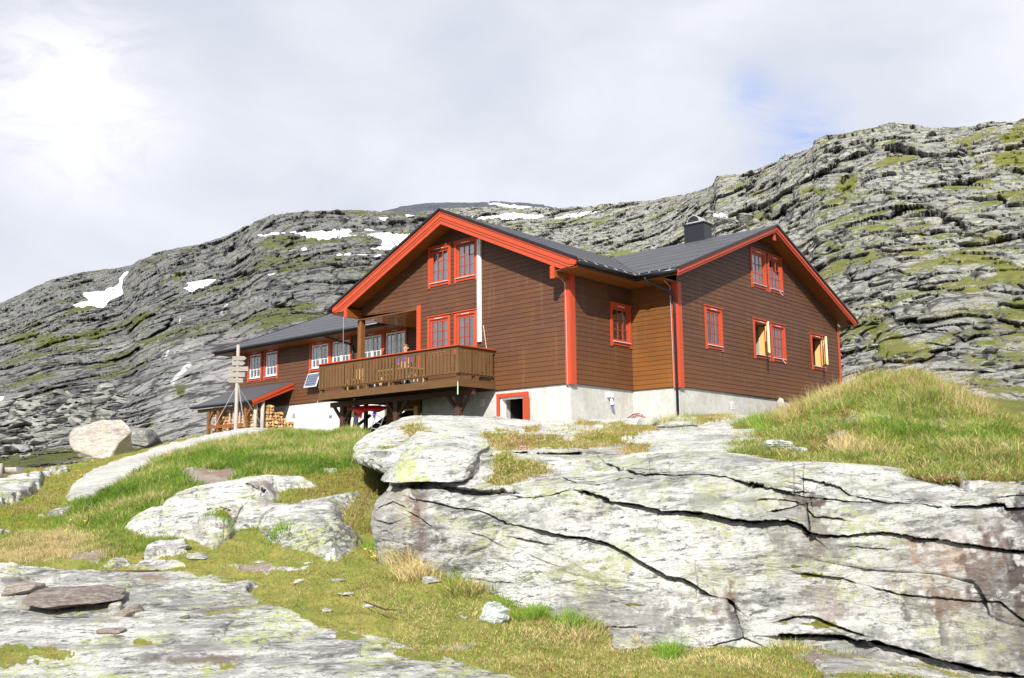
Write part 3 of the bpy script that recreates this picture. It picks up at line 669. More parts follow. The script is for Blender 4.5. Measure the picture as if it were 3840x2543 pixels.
def mono(n,k,wts):
    """sample positions so that segments get vertices in proportion to wts"""
    c=np.concatenate([[0],np.cumsum(wts)]); c=c/c[-1]; return np.interp(np.linspace(0,1,n),c,np.arange(k))
class Sheet:
    def __init__(s,ctrl,nv,nu,wv=None,wu=None,lin=False):
        C=np.array(ctrl,float) # rows x cols x 3 (x,y,t)
        C[...,2]=np.log(C[...,2])
        k,m=C.shape[:2]
        uv=mono(nv,k,wv if wv is not None else [1]*(k-1)); uu=mono(nu,m,wu if wu is not None else [1]*(m-1))
        A=crom(uv,k); B=crom(uu,m)
        G=np.einsum('ik,kmc,jm->ijc',A,C,B); G[...,2]=np.exp(G[...,2])
        s.px,s.py,s.t=G[...,0],G[...,1],G[...,2]; s.P=at(s.px,s.py,s.t); s.row=uv
    def normals(s):
        a=np.gradient(s.P,axis=0); b=np.gradient(s.P,axis=1); n=np.cross(b,a); n/=np.linalg.norm(n,axis=-1,keepdims=True)+1e-12
        v=CAM-s.P; sg=np.sign((n*v).sum(-1,keepdims=True)); 
        return n*np.where(np.median(sg)<0,-1,1)
    def push(s,d,vec=None):
        if vec is None: vec=s.normals()
        s.P=s.P+vec*d[...,None]
    def view(s):
        v=CAM-s.P; return v/np.linalg.norm(v,axis=-1,keepdims=True)
    def build(s,name,m,attrs={},kind='structure',label=None,cat=None,smooth=True,loc=None):
        nv,nu=s.px.shape; L=np.zeros(3) if loc is None else np.array(loc)
        V=(s.P-L).reshape(-1,3).astype(np.float32); idx=np.arange(nv*nu).reshape(nv,nu)
        q=np.stack([idx[:-1,:-1],idx[:-1,1:],idx[1:,1:],idx[1:,:-1]],-1).reshape(-1,4)
        n=np.cross(V[q[:,1]]-V[q[:,0]],V[q[:,3]]-V[q[:,0]]); 
        me=mesh_np(name,V,q,4); me.materials.append(m)
        for k,a in attrs.items():
            if a.ndim==2:
                at_=me.attributes.new(k,'FLOAT','POINT'); at_.data.foreach_set('value',a.reshape(-1).astype(np.float32))
            else:
                at_=me.attributes.new(k,'FLOAT_COLOR','POINT'); at_.data.foreach_set('color',a.reshape(-1).astype(np.float32))
        if smooth: me.shade_smooth()
        o=bpy.data.objects.new(name,me); col.objects.link(o); o.location=tuple(L); return tag(o,label,cat,None,kind)
def mesh_np(name,V,F,k):
    me=bpy.data.meshes.new(name); me.vertices.add(len(V)); me.vertices.foreach_set('co',np.ascontiguousarray(V,np.float32).ravel())
    me.loops.add(F.size); me.loops.foreach_set('vertex_index',F.astype(np.int32).ravel()); me.polygons.add(len(F)); me.polygons.foreach_set('loop_start',np.arange(0,F.size,k,dtype=np.int32))
    try: me.polygons.foreach_set('loop_total',np.full(len(F),k,dtype=np.int32))
    except Exception: pass
    me.update(calc_edges=True); return me
# crop coordinate systems used while tracing the photograph -> 2368-wide pixels
def cr(ox,oy,s): return lambda pts:[((ox+a/s)/D,(oy+b/s)/D) for a,b in pts]
k1=cr(0,1500,2255/1500.); k2=cr(1200,1500,1954/1300.); k3=cr(2340,1300,1892/1500.); kH=cr(2600,400,1944/1240.); kL=cr(0,700,2352/1500.); kz=cr(1550,740,4.); dd=lambda p:p
def segd(px,py,pl):
    """distance to polyline, signed (+ above)"""
    best=np.full(px.shape,1e9); sg=np.zeros(px.shape)
    pl=np.array(pl,float)
    x0,x1=pl[:,0].min()-70,pl[:,0].max()+70; y0,y1=pl[:,1].min()-70,pl[:,1].max()+70
    mk=(px>x0)&(px<x1)&(py>y0)&(py<y1)
    if not mk.any(): return best,sg
    X,Y=px[mk],py[mk]; b=np.full(X.shape,1e9); g_=np.zeros(X.shape)
    for (ax,ay),(bx,by) in zip(pl[:-1],pl[1:]):
        dx,dy=bx-ax,by-ay; L=dx*dx+dy*dy+1e-9; t=np.clip(((X-ax)*dx+(Y-ay)*dy)/L,0,1); qx,qy=X-(ax+t*dx),Y-(ay+t*dy); d=np.hypot(qx,qy)
        c=dx*(Y-ay)-dy*(X-ax); c=-c*np.sign(dx if abs(dx)>1e-6 else 1)
        u=d<b; b=np.where(u,d,b); g_=np.where(u,c,g_)
    best[mk]=b; sg[mk]=np.sign(g_); return best,sg
def inpoly(px,py,pl,soft=3.,wob=0.,P=None):
    """soft mask of a polygon; soft in pixels"""
    pl=np.array(pl,float); x0,x1=pl[:,0].min()-40,pl[:,0].max()+40; y0,y1=pl[:,1].min()-40,pl[:,1].max()+40
    out=np.full(px.shape,-1e3); mk=(px>x0)&(px<x1)&(py>y0)&(py<y1)
    if not mk.any(): return np.zeros(px.shape)
    X,Y=px[mk],py[mk]; ins=np.zeros(X.shape,bool); d=np.full(X.shape,1e9); n=len(pl)
    for i in range(n):
        ax,ay=pl[i]; bx,by=pl[(i+1)%n]
        if ay!=by:
            cnd=((ay>Y)!=(by>Y))&(X<(bx-ax)*(Y-ay)/(by-ay)+ax); ins^=cnd
        dx,dy=bx-ax,by-ay; L=dx*dx+dy*dy+1e-9; t=np.clip(((X-ax)*dx+(Y-ay)*dy)/L,0,1); d=np.minimum(d,np.hypot(X-ax-t*dx,Y-ay-t*dy))
    sd=np.where(ins,d,-d)
    if wob: sd=sd+wob*vnoise(np.stack([X/9,Y/9,X*0],-1),3)+wob*.6*vnoise(np.stack([X/3.5,Y/3.5,X*0],-1),5)
    out[mk]=sd; return np.clip(out/soft*.5+.5,0,1) if soft>0 else out
def ell(px,py,cx,cy_,rx,ry,rot=0,P=None,wob=.35):
    c,s_=math.cos(rot),math.sin(rot); X,Y=(px-cx),(py-cy_); u=(X*c+Y*s_)/rx; v=(-X*s_+Y*c)/ry; r=np.sqrt(u*u+v*v)
    r=r+wob*vnoise(np.stack([px/14,py/14,px*0],-1),9)+wob*.5*vnoise(np.stack([px/5,py/5,px*0],-1),19)
    return np.clip((1.-r)/.35,0,1)
def over(tint,col_,m):
    """composite an albedo tint (rgb,a)"""
    m=np.clip(m,0,1)[...,None]; c=np.array(col_,float); a=tint[...,3:]; na=a+(1-a)*m*1.0
    rgb=tint[...,:3]*(1-m)+c*m; na=np.maximum(a*(1-m)+m,0); 
    return np.concatenate([rgb,na],-1)
S_=RT*1.0; S_=np.array([RT[0],RT[1],0]);S_/=np.linalg.norm(S_); Q_=np.array([-S_[1],S_[0],0.])
def bed(P,dip=.12,azd=.25):
    """bedding coordinates: along strike, across, up (dipping)"""
    a=P@S_; b=P@Q_; z=P[...,2]; return np.stack([a,b,z+dip*a+azd*b*.0],-1)
def cracks(sh,lst,scale=1.):
    """open joints: the rock above juts out, the joint itself is cut back. (polyline, width px, depth m, overhang m)"""
    v=sh.view(); fc=np.clip((sh.normals()*v).sum(-1)/.42,.12,1)**1.3; d_=np.zeros(sh.px.shape); gap=np.zeros(sh.px.shape)
    wx=.8*vnoise(np.stack([sh.px/16,sh.py/16,sh.px*0],-1),71)+1.0*vnoise(np.stack([sh.px/5,sh.py/5,sh.px*0],-1),73)
    wm=np.clip(.7+1.1*vnoise(np.stack([sh.px/26,sh.py/26,sh.px*0],-1),77),.12,1.7)
    for pl,wd,dep,ov in lst:
        wd=wd*.42+.2; ov*=.5; dep*=.75
        r,sg=segd(sh.px+wx*.4,sh.py+wx,pl); wd_=np.maximum(wd*wm,.5)
        e=np.exp(-(r/wd_)**4)
        below=np.exp(-np.maximum(r-wd,0)/(9+wd*2))*(sg<0); above=np.exp(-np.maximum(r-wd*.6,0)/(12+wd*4))*(sg>=0)
        d_+= -dep*e - ov*.6*below + ov*above*(1-e); gap=np.maximum(gap,e*min(1,wd/2.2))
    sh.P=sh.P+v*(d_*scale*fc)[...,None]; return gap
# ================================================================== TERRAIN MATERIALS
def rockmat(name,c_dark,c_mid,c_light,lich,lam,scale=1.,moss=((.11,.15,.02),(.27,.24,.05),(.17,.12,.05)),bumpd=.02,dip=.12,snow=False,spots=.35,contrast=(.36,.5,.64),tinted=True,crk=None,vbk=.9):
    def f(g,b):
        crl=[]; p=g.pos(); q=g.mapping(p,rot=(0,0,-math.atan2(S_[1],S_[0])))
        q=g.mapping(q,rot=(0,dip,0))
        st=g.noise(g.mapping(q,scale=(.9*scale,2.2*scale,7*scale)),1.,7,.68,.35)
        bl=g.noise(g.mapping(q,scale=(.55*scale,.55*scale,1.1*scale)),1.,5,.6,.5)
        fine=g.noise(g.mapping(q,scale=(.8,1.,1.5)),30*scale,5,.78)
        pit=g.noise(g.mapping(q,scale=(.55,1.,2.)),9*scale,8,.8,.3)
        mm=g.math('ADD',g.math('MULTIPLY',st,.55),g.math('MULTIPLY',bl,.45))
        c=g.ramp(mm,[(contrast[0],c_dark),(contrast[1],c_mid),(contrast[2],c_light)])
        c=g.mix(g.ramp(fine,[(.38,.75),(.46,0.)]),c,c_dark); c=g.mix(g.ramp(pit,[(.42,.9),(.468,0.)]),c,tuple(x*.95 for x in c_dark)); c=g.mix(g.ramp(pit,[(.52,0.),(.56,.6)]),c,c_light)
        ln=g.noise(g.mapping(p,scale=(1,1,1.3)),1.3*scale,6,.72,.6)
        v1=g.noise(p,11*scale,5,.75)
        lm=g.math('MULTIPLY',g.ramp(ln,[(.49,0.),(.57,1.)]),g.ramp(v1,[(.47,0.),(.51,1.)]))
        c=g.mix(g.math('MULTIPLY',lm,lam),c,lich)
        sp=g.math('MULTIPLY',g.ramp(g.noise(p,7*scale,5,.75,.4),[(.58,0.),(.66,1.)]),spots); c=g.mix(sp,c,tuple(x*.45 for x in c_dark))
        ta=g.attr('tint')
        if tinted: c=g.mix(g.math('MULTIPLY',ta.outputs['Alpha'],g.ramp(fine,[(.25,.85),(.6,1.)])),c,ta.outputs['Color'])
        va=g.attr('veg').outputs['Fac']
        m1=g.noise(p,2.3*scale,5,.65); m2=g.noise(p,17*scale,4,.7)
        mc=g.mix(g.ramp(m1,[(.38,0.),(.6,1.)]),moss[0],moss[1]); mc=g.mix(g.ramp(m2,[(.45,0.),(.65,.75)]),mc,moss[2]); mc=g.mix(g.ramp(m2,[(.30,.5),(.42,0.)]),mc,tuple(x*.35 for x in moss[0]))
        if not tinted: va=0.0
        vf=g.ramp(g.math('ADD',va,g.math('MULTIPLY',g.math('SUBTRACT',m2,.5),vbk)),[(.42,0.),(.58,1.)])
        c=g.mix(vf,c,mc)
        if crk:
            for cs,cw,cst in crk:
                dv=g.n('ShaderNodeVectorMath',operation='ADD'); nzc=g.n('ShaderNodeTexNoise'); nzc.inputs['Scale'].default_value=cs*1.3; nzc.inputs['Detail'].default_value=4; g.set(nzc.inputs['Vector'],q); sc2=g.n('ShaderNodeVectorMath',operation='SCALE'); g.set(sc2.inputs[0],nzc.outputs['Color']); sc2.inputs['Scale'].default_value=.9/cs; g.set(dv.inputs[0],q); g.set(dv.inputs[1],sc2.outputs[0])
                e=g.vor(g.mapping(dv.outputs[0],scale=(.68,.34,1.0)),cs,'DISTANCE_TO_EDGE'); ln_=g.ramp(e,[(cw*.35,1.),(cw,0.)])
                c=g.mix(g.math('MULTIPLY',g.math('MULTIPLY',ln_,cst),g.math('SUBTRACT',1.,vf)),c,tuple(x*.28 for x in c_dark)); crl.append(ln_)
        if snow:
            sn=g.attr('snow').outputs['Fac']; c=g.mix(g.ramp(sn,[(.4,0.),(.55,1.)]),c,(.86,.88,.92))
        if crk:
            pit=g.math('SUBTRACT',pit,g.math('MULTIPLY',crl[0],.9))
        h=g.math('ADD',g.math('MULTIPLY_ADD',pit,1.1,g.math('MULTIPLY',st,1.0)),g.math('ADD',g.math('MULTIPLY',fine,.35),g.math('MULTIPLY',g.noise(p,6*scale,5,.7),.6)))
        return c,g.bump(h,bumpd,.9)
    return mat(name,f,.85,.22)
M['rockF']=rockmat('pale_gneiss',(.11,.108,.104),(.37,.365,.35),(.66,.655,.64),(.40,.42,.21),.75,1.,bumpd=.07,contrast=(.405,.475,.53))
M['rockG']=rockmat('pale_gneiss_ground',(.105,.103,.098),(.36,.355,.335),(.62,.615,.60),(.38,.42,.16),.8,1.,moss=((.14,.20,.025),(.27,.27,.06),(.22,.16,.07)),bumpd=.05,contrast=(.40,.475,.54))
M['rockH']=rockmat('hillside_gneiss',(.085,.085,.086),(.23,.23,.218),(.38,.375,.35),(.30,.31,.17),.65,.35,vbk=1.9,crk=((.32,.05,.8),(1.1,.05,.55)),moss=((.075,.105,.014),(.15,.16,.035),(.15,.12,.045)),bumpd=.12,spots=.6,contrast=(.38,.50,.62),snow=True)
M['rockL']=rockmat('mountain_gneiss',(.052,.054,.060),(.125,.128,.132),(.25,.25,.243),(.17,.19,.11),.6,.16,vbk=1.6,crk=((.11,.06,.8),(.4,.06,.6)),moss=((.05,.07,.014),(.095,.105,.022),(.08,.07,.03)),bumpd=.3,spots=.55,contrast=(.38,.50,.64),snow=True)
M['rockX']=rockmat('far_summit_rock',(.035,.04,.055),(.06,.065,.085),(.09,.095,.115),(.1,.1,.1),.2,.05,bumpd=.5,snow=True)
# ================================================================== G : near ground, lawn, hump on the left
colx=[-420,-150,0,150,300,450,600,740,865,1000,1200,1400,1600,1850,2100,2368,2750,3600]
base=[None]*8+[1235,1318,1408,1468,1505,1500,1545,1600,1680,1800]
rows=[]
def lerp(xs,ys,x): return float(np.interp(x,xs,ys))
Lx=[-420,0,150,300,450,600,740,865]
crest={'y':[1095,1092,1078,1050,1012,997,1006,1016],'t':[26,26,30,32,33,34,31,29.5]}
R0=[];R1=[];R2=[];R3=[];R4=[];R5=[];R6=[];R7=[];R8=[]
for i,x in enumerate(colx):
    tb=7.6-.4*(x/2368.)
    R0.append((x*1.0,1820,5.2)); R1.append((x,1600,tb-.3))
    if x<=865:
        R2.append((x,1460,lerp([-420,865],[9.2,8.9],x))); R3.append((x,1320,11.3 if x<700 else 10.8))
        R4.append((x,lerp(Lx,[1240,1235,1235,1240,1235,1235,1240,1245],x),lerp(Lx,[13.5,13.5,13.4,12.8,12.6,12.5,12.3,12.2],x)))
        R5.append((x,lerp(Lx,[1165,1165,1160,1145,1120,1112,1120,1150],x),lerp(Lx,[17,17,17,16,15.6,15.5,15.2,14.2],x)))
        yc,tc_=lerp(Lx,crest['y'],x),lerp(Lx,crest['t'],x)
        R6.append((x,lerp(Lx,[1118,1118,1112,1092,1058,1043,1050,1068],x),lerp(Lx,[22,22,22.5,21.5,21,21,19.5,18.5],x)))
        R7.append((x,yc,tc_)); R8.append((x,yc+6,tc_+9))
    else:
        yb=base[i]; t0=lerp([1000,1200,1600,2000,2368,2750],[10.6,9.9,9.1,8.8,8.3,7.6],x)
        ym=(1600+yb)/2
        R2.append((x,1600-(1600-yb)*.35,tb-.3+(t0-tb+.3)*.38)); R3.append((x,1600-(1600-yb)*.7,tb-.3+(t0-tb+.3)*.72)); R4.append((x,yb,t0)); R5.append((x,yb-8,t0+1.2)); R6.append((x,yb-20,t0+3)); R7.append((x,yb-30,t0+6)); R8.append((x,yb-20,t0+9))
sG=Sheet([R0,R1,R2,R3,R4,R5,R6,R7,R8],560,900,wv=[.6,1.6,1.7,1.3,1.4,1.4,1.6,.5],wu=[.5,1.2]+[1.3]*13+[.6,.5])
px,py=sG.px,sG.py
G_rock=[ # polygon, height m, edge px
 (dd([(-400,1302),(0,1304),(135,1323),(250,1328),(330,1330),(430,1322),(470,1338),(599,1352),(575,1372),(600,1392),(650,1403),(690,1425),(722,1454),(740,1462),(904,1487),(1027,1532),(1171,1568),(1330,1640),(1330,1900),(-400,1900)]),.10,10),
 (k1([(690,750),(740,680),(830,630),(905,615),(915,580),(1000,530),(1080,500),(1250,470),(1400,440),(1500,430),(1700,450),(1790,500),(1700,520),(1560,540),(1550,600),(1700,600),(1850,560),(2040,520),(2000,580),(1930,640),(1950,720),(2050,800),(1960,860),(1890,910),(1750,860),(1600,830),(1500,780),(1450,720),(1330,740),(1290,790),(1200,850),(1100,800),(980,790),(850,785)]),.30,40),
 (k1([(1750,155),(1400,140),(1200,190),(900,262),(700,328),(520,395),(390,495),(365,560),(395,600),(550,580),(620,525),(710,455),(800,410),(890,345),(1000,305),(1080,285),(1300,228),(1500,190)]),.14,16),
 (k1([(-300,480),(0,465),(150,435),(370,375),(380,400),(250,440),(225,500),(110,580),(0,612),(-300,640)]),.25,10),
 (k1([(800,900),(820,850),(900,822),(1050,812),(1050,860),(950,885)]),.16,8),(k1([(560,935),(650,890),(720,900),(740,930),(640,945)]),.08,7),(k1([(690,940),(830,900),(1000,905),(1050,935),(900,955)]),.05,7),
 (k1([(240,670),(290,625),(400,610),(400,640),(300,660)]),.10,6),(k1([(0,720),(60,715),(80,735),(0,745)]),.06,5),(k1([(1070,1010),(1150,990),(1370,1000),(1300,1020),(1100,1030)]),.04,6),
 (k1([(1590,950),(1750,935),(1700,960)]),.04,4),(k1([(1790,405),(1900,400),(1905,420),(1800,425)]),.05,4),(k1([(1640,585),(1800,575),(1760,600)]),.04,4),
 (k3([(900,1505),(1000,1500),(1250,1490),(1400,1500),(1600,1530),(1892,1590),(2300,1700),(2300,1900),(900,1900),(940,1560)]),.06,8),
 (k2([(1640,1330),(1720,1345),(1830,1395),(1760,1400),(1650,1370)]),.08,6)]
rockm=np.zeros(px.shape); lift=np.zeros(px.shape)
for pl,h,ed in G_rock:
    sd=inpoly(px,py,pl,0,2.2 if h<.3 else 1.2); m_=np.clip(sd/5*.5+.5,0,1); rockm=np.maximum(rockm,m_); 
    u_=np.clip(sd/ed,0,1); lift=np.maximum(lift,h*(u_*(2-u_))*(.85+.15*np.clip(sd/(ed*3),0,1)))
base_t=sG.P.copy(); big=fbm(sG.P*.55,4,5)
sG.push(.10*big*np.clip((sG.t-6)/8,0,1.6)*(1-.5*rockm)*np.clip((30-sG.t)/8,.15,1),Z_)
sG.P+= lift[...,None]*(Z_*.75+sG.view()*.25)
B_=bed(base_t,.10)
hb,gp_,idn=blocks(B_*np.array([.55,1.1,1.5])+.15*fbm(base_t*1.1,3,8)[...,None],3)
strat=fbm(B_*np.array([.8,5,9.]),4,11,.6)
fG=np.maximum(np.clip((sG.normals()*sG.view()).sum(-1)/.22,.15,1),np.clip((13-sG.t)/2,0,1))
ldg=np.tanh(4*fbm(B_*np.array([.35,1.3,2.]),4,12,.6))
h5,gp5,_=blocks(B_*np.array([1.5,3.2,5.])+.2*fbm(base_t*3,2,14)[...,None],15)
sG.push(fG*rockm*(.05*hb+.035*strat-.02*gp_+.030*ldg+.020*h5-.008*gp5)*np.clip(sG.t/10,.6,2.2)*(.45+.75*np.clip(lift/.4,0,1)),None)
sG.push((1-rockm)*(.07*fbm(base_t*1.6,4,20)+.05*fbm(base_t*3.6,4,21)+.022*fbm(base_t*11,3,22)),None)
gap=cracks(sG,[(k1([(1040,500),(1100,530),(1140,545)]),1.2,.10,.05),(k1([(1010,570),(1060,590),(1130,610)]),1.2,.10,.05),(k1([(1150,690),(1200,697),(1300,690)]),1.8,.15,.08),
 (k1([(1390,560),(1470,580),(1500,590)]),3,.3,.12),(k1([(900,600),(905,700),(900,780)]),1.3,.08,.03),(k1([(1460,590),(1340,700),(1310,740)]),1.5,.10,.05),(k1([(1800,820),(1850,840),(1890,850)]),1,.06,.02),
 (k1([(1990,285),(2080,280),(2160,300)]),1.2,.1,.05),(k1([(1150,1220),(1200,1245),(1300,1250),(1400,1290),(1550,1310),(1640,1360)]),1.2,.05,.04),(k1([(0,1010),(100,1030),(190,1060)]),2,.10,.06),(k1([(280,975),(330,985)]),1.5,.06,.03),
 (k1([(1650,1340),(1800,1385),(1800,1440)]),1.0,.04,.03),(k1([(500,520),(560,522),(640,500)]),1,.06,.03),(k1([(0,1120),(60,1130),(100,1130)]),1.2,.05,.03)])
veg=1-rockm
isl=inpoly(px,py,k1([(560,900),(1050,880),(1500,960),(1500,1060),(1000,1000),(620,960)]),20)*np.clip((fbm(base_t*np.array([1.2,1.2,1.2])+7,4,33)-.12)*12,0,1); veg*=1-isl; lift_i=isl
sG.push(.03*isl,Z_)
# moss and soil creeping over the slabs
cre=fbm(base_t*2.4,5,31); edge_=inpoly(px,py,k1([(1300,1040),(1700,1150),(2255,1380),(2400,1500),(1900,1450),(1500,1250),(1200,1120)]),40); veg=np.maximum(veg,np.clip((cre-.30+.42*edge_)*9,0,1)*.85*np.clip((px-300)/200,0,1)*(py>1290))
veg=np.maximum(veg,.9*ell(px,py,*k1([(250,1490)])[0],95,14,.05)); veg=np.maximum(veg,ell(px,py,*k1([(790,1430)])[0],36,9)); veg=np.maximum(veg,ell(px,py,*k1([(1255,715)])[0],24,11)); veg=np.maximum(veg,.9*ell(px,py,*k1([(50,1500)])[0],80,30)); veg=np.maximum(veg,ell(px,py,*k1([(620,1435)])[0],12,4))
tint=np.zeros(px.shape+(4,)); tint[...,:3]=.4
soil=(.20,.135,.10)
for cx,cy_,rx,ry in ((480,895,60,12),(1180,432,100,28),(1430,950,75,14),(1500,560,45,7),(850,1040,45,8),(1220,400,40,8)): 
    a=k1([(cx,cy_)])[0]; mm=ell(px,py,a[0],a[1],rx,ry); tint=over(tint,soil,mm*.85); veg*=1-.95*mm
a=k2([(780,1380)])[0]; mm=ell(px,py,a[0],a[1],60,14); tint=over(tint,(.16,.11,.07),mm*.6); veg*=1-.6*mm
a=k3([(1000,1470)])[0]; mm=ell(px,py,a[0],a[1],95,22); tint=over(tint,(.17,.12,.09),mm*.85); veg*=1-.9*mm
for cx,cy_,rx,ry,c_,k_ in ((1100,1530,260,26,(.14,.095,.07),.9),(620,1440,90,10,(.30,.24,.2),.5),(1250,1250,160,14,(.11,.08,.06),.8),(420,1110,140,12,(.24,.20,.18),.6),(200,1400,160,40,(.28,.28,.27),.5),(1450,1150,110,16,(.13,.10,.08),.7),(900,1350,220,22,(.30,.30,.29),.55),(850,1510,60,20,(.07,.06,.05),.7),(230,1040,60,8,(.2,.14,.1),.7),(350,1290,110,22,(.33,.33,.33),.6),(1500,650,60,26,(.22,.17,.14),.7),(1740,640,70,25,(.36,.36,.36),.55),(640,1290,40,18,(.16,.13,.13),.6),(60,1060,75,20,(.05,.045,.045),.85),(140,1060,40,9,(.12,.07,.04),.8)):
    a=k1([(cx,cy_)])[0]; tint=over(tint,c_,ell(px,py,a[0],a[1],rx/1.9,ry/1.9)*k_*rockm)
tint=over(tint,(.02,.018,.015),gap*.55)
gg1=fbm(base_t*np.array([2.2,2.2,4.]),6,35,.75); tint=over(tint,(.21,.21,.205),np.clip((gg1-.10)*9,0,1)*.65*rockm); gg2=fbm(B_*np.array([1.6,5.,14.]),5,36,.75); tint=over(tint,(.15,.145,.14),np.clip((gg2-.24)*10,0,1)*.6*rockm)
# the far white rocks are bleached
bl=inpoly(px,py,G_rock[2][0],6); tint=over(tint,(.58,.57,.55),bl*.5)
sG.veg=veg; sG.build('ground',M['rockG'],{'tint':tint,'veg':np.clip(veg,0,1)},smooth=False)
# ================================================================== R : the big layered outcrop and the terrace up to the cabin
cx=[930,868,880,1000,1200,1400,1620,1840,2060,2368,2760]
rb=[1262,1238,1262,1345,1420,1482,1515,1512,1545,1612,1700]
def row(ys,ts,xs=None): return [(xx,y,t) for xx,y,t in zip(xs or cx,ys,ts)]
Rr=[row([y+70 for y in rb],[13.6,11.4,11.0,10.5,9.8,9.4,9.0,8.8,8.4,8.0,7.4]),
 row(rb,[13.4,11.45,11.1,10.6,9.95,9.5,9.15,9.0,8.75,8.3,7.7]),
 row([1215,1200,1200,1265,1320,1365,1395,1395,1420,1450,1500],[13.8,11.7,11.25,10.75,10.15,9.7,9.35,9.2,8.95,8.5,7.9],[935,862,878,1000,1200,1400,1620,1840,2060,2368,2760]),
 row([1165,1150,1150,1190,1225,1255,1280,1285,1300,1310,1330],[14,12.0,11.5,10.95,10.4,9.95,9.6,9.4,9.15,8.7,8.1],[930,885,895,1005,1200,1400,1620,1840,2060,2368,2760]),
 row([1125,1118,1115,1120,1130,1150,1165,1170,1180,1185,1200],[14.4,12.6,12.0,11.3,10.8,10.4,10.1,9.9,9.6,9.1,8.5],[925,900,905,1010,1200,1400,1620,1840,2060,2368,2760]),
 row([1090,1085,1082,1080,1068,1080,1070,1088,1098,1108,1120],[14.9,13.2,12.8,12.2,11.9,11.5,11.1,10.7,10.3,9.9,9.3],[915,880,890,1010,1200,1400,1620,1840,2060,2368,2760]),
 row([1068,1060,1052,1048,1038,1034,1030,1052,1072,1094,1105],[16.0,14.6,14.4,14.2,13.8,13.6,13.2,12.4,11.6,10.9,10.3],[880,835,850,1000,1200,1400,1620,1840,2060,2368,2760]),
 row([1050,1042,1022,1005,1010,1008,1002,1018,1050,1075,1090],[18.0,16.8,16.8,16.6,17.0,17,17,15,13,12,11.2],[860,818,850,1000,1200,1400,1620,1840,2060,2368,2760]),
 row([1025,1018,985,963,985,988,985,990,1020,1050,1075],[21,20.5,20.5,20.8,22,22.2,22,19,15.5,13.6,12.6],[880,842,905,1000,1200,1400,1620,1840,2060,2368,2760]),
 row([1015,1000,968,962,978,975,968,975,990,1010,1040],[24,24,24,24,26.2,27,27,24,20,17,15],[900,870,935,1030,1200,1400,1620,1840,2060,2368,2760]),
 row([1018,1004,974,966,975,966,958,962,965,980,1000],[30,30,30,30,32,34,34,32,30,28,26],[920,890,940,1040,1200,1400,1620,1840,2060,2368,2760])]
for r_ in Rr: x_,y_,t_=r_[-1]; r_.append((3600,y_+18,t_*.86))
sR=Sheet(Rr,640,1020,wv=[.35,1.3,1.4,1.3,1.0,.9,.9,.9,.8,.5],wu=[.35,.25,1,1.35,1.35,1.4,1.4,1.4,1.8,.9,.6])
px,py=sR.px,sR.py; P0=sR.P.copy(); B_=bed(P0,.13)
face=np.clip((5.6-sR.row[:,None])/1.,0,1)*np.ones(px.shape)
sR.push(.16*fbm(B_*np.array([.5,.8,1.5]),4,41))
hb,gp_,idn=blocks(B_*np.array([.42,.9,1.7])+.25*fbm(P0*.9,3,42)[...,None],43)
h2,gp2,_=blocks(B_*np.array([1.6,2.4,5.])+.3*fbm(P0*2.2,3,45)[...,None],44)
strat=fbm(B_*np.array([.9,3,12.]),5,46,.62)
wthr=np.clip(.55+.9*fbm(P0*.45,3,48),0,1)
fR=np.clip((sR.normals()*sR.view()).sum(-1)/.40,.10,1)
sR.push(fR*(.10*hb*(1.2-.3*face)-.02*gp_+.034*h2*wthr-.012*gp2*wthr+.026*strat+.016*fbm(P0*9,4,47))*np.clip(sR.t/11,.8,2.))
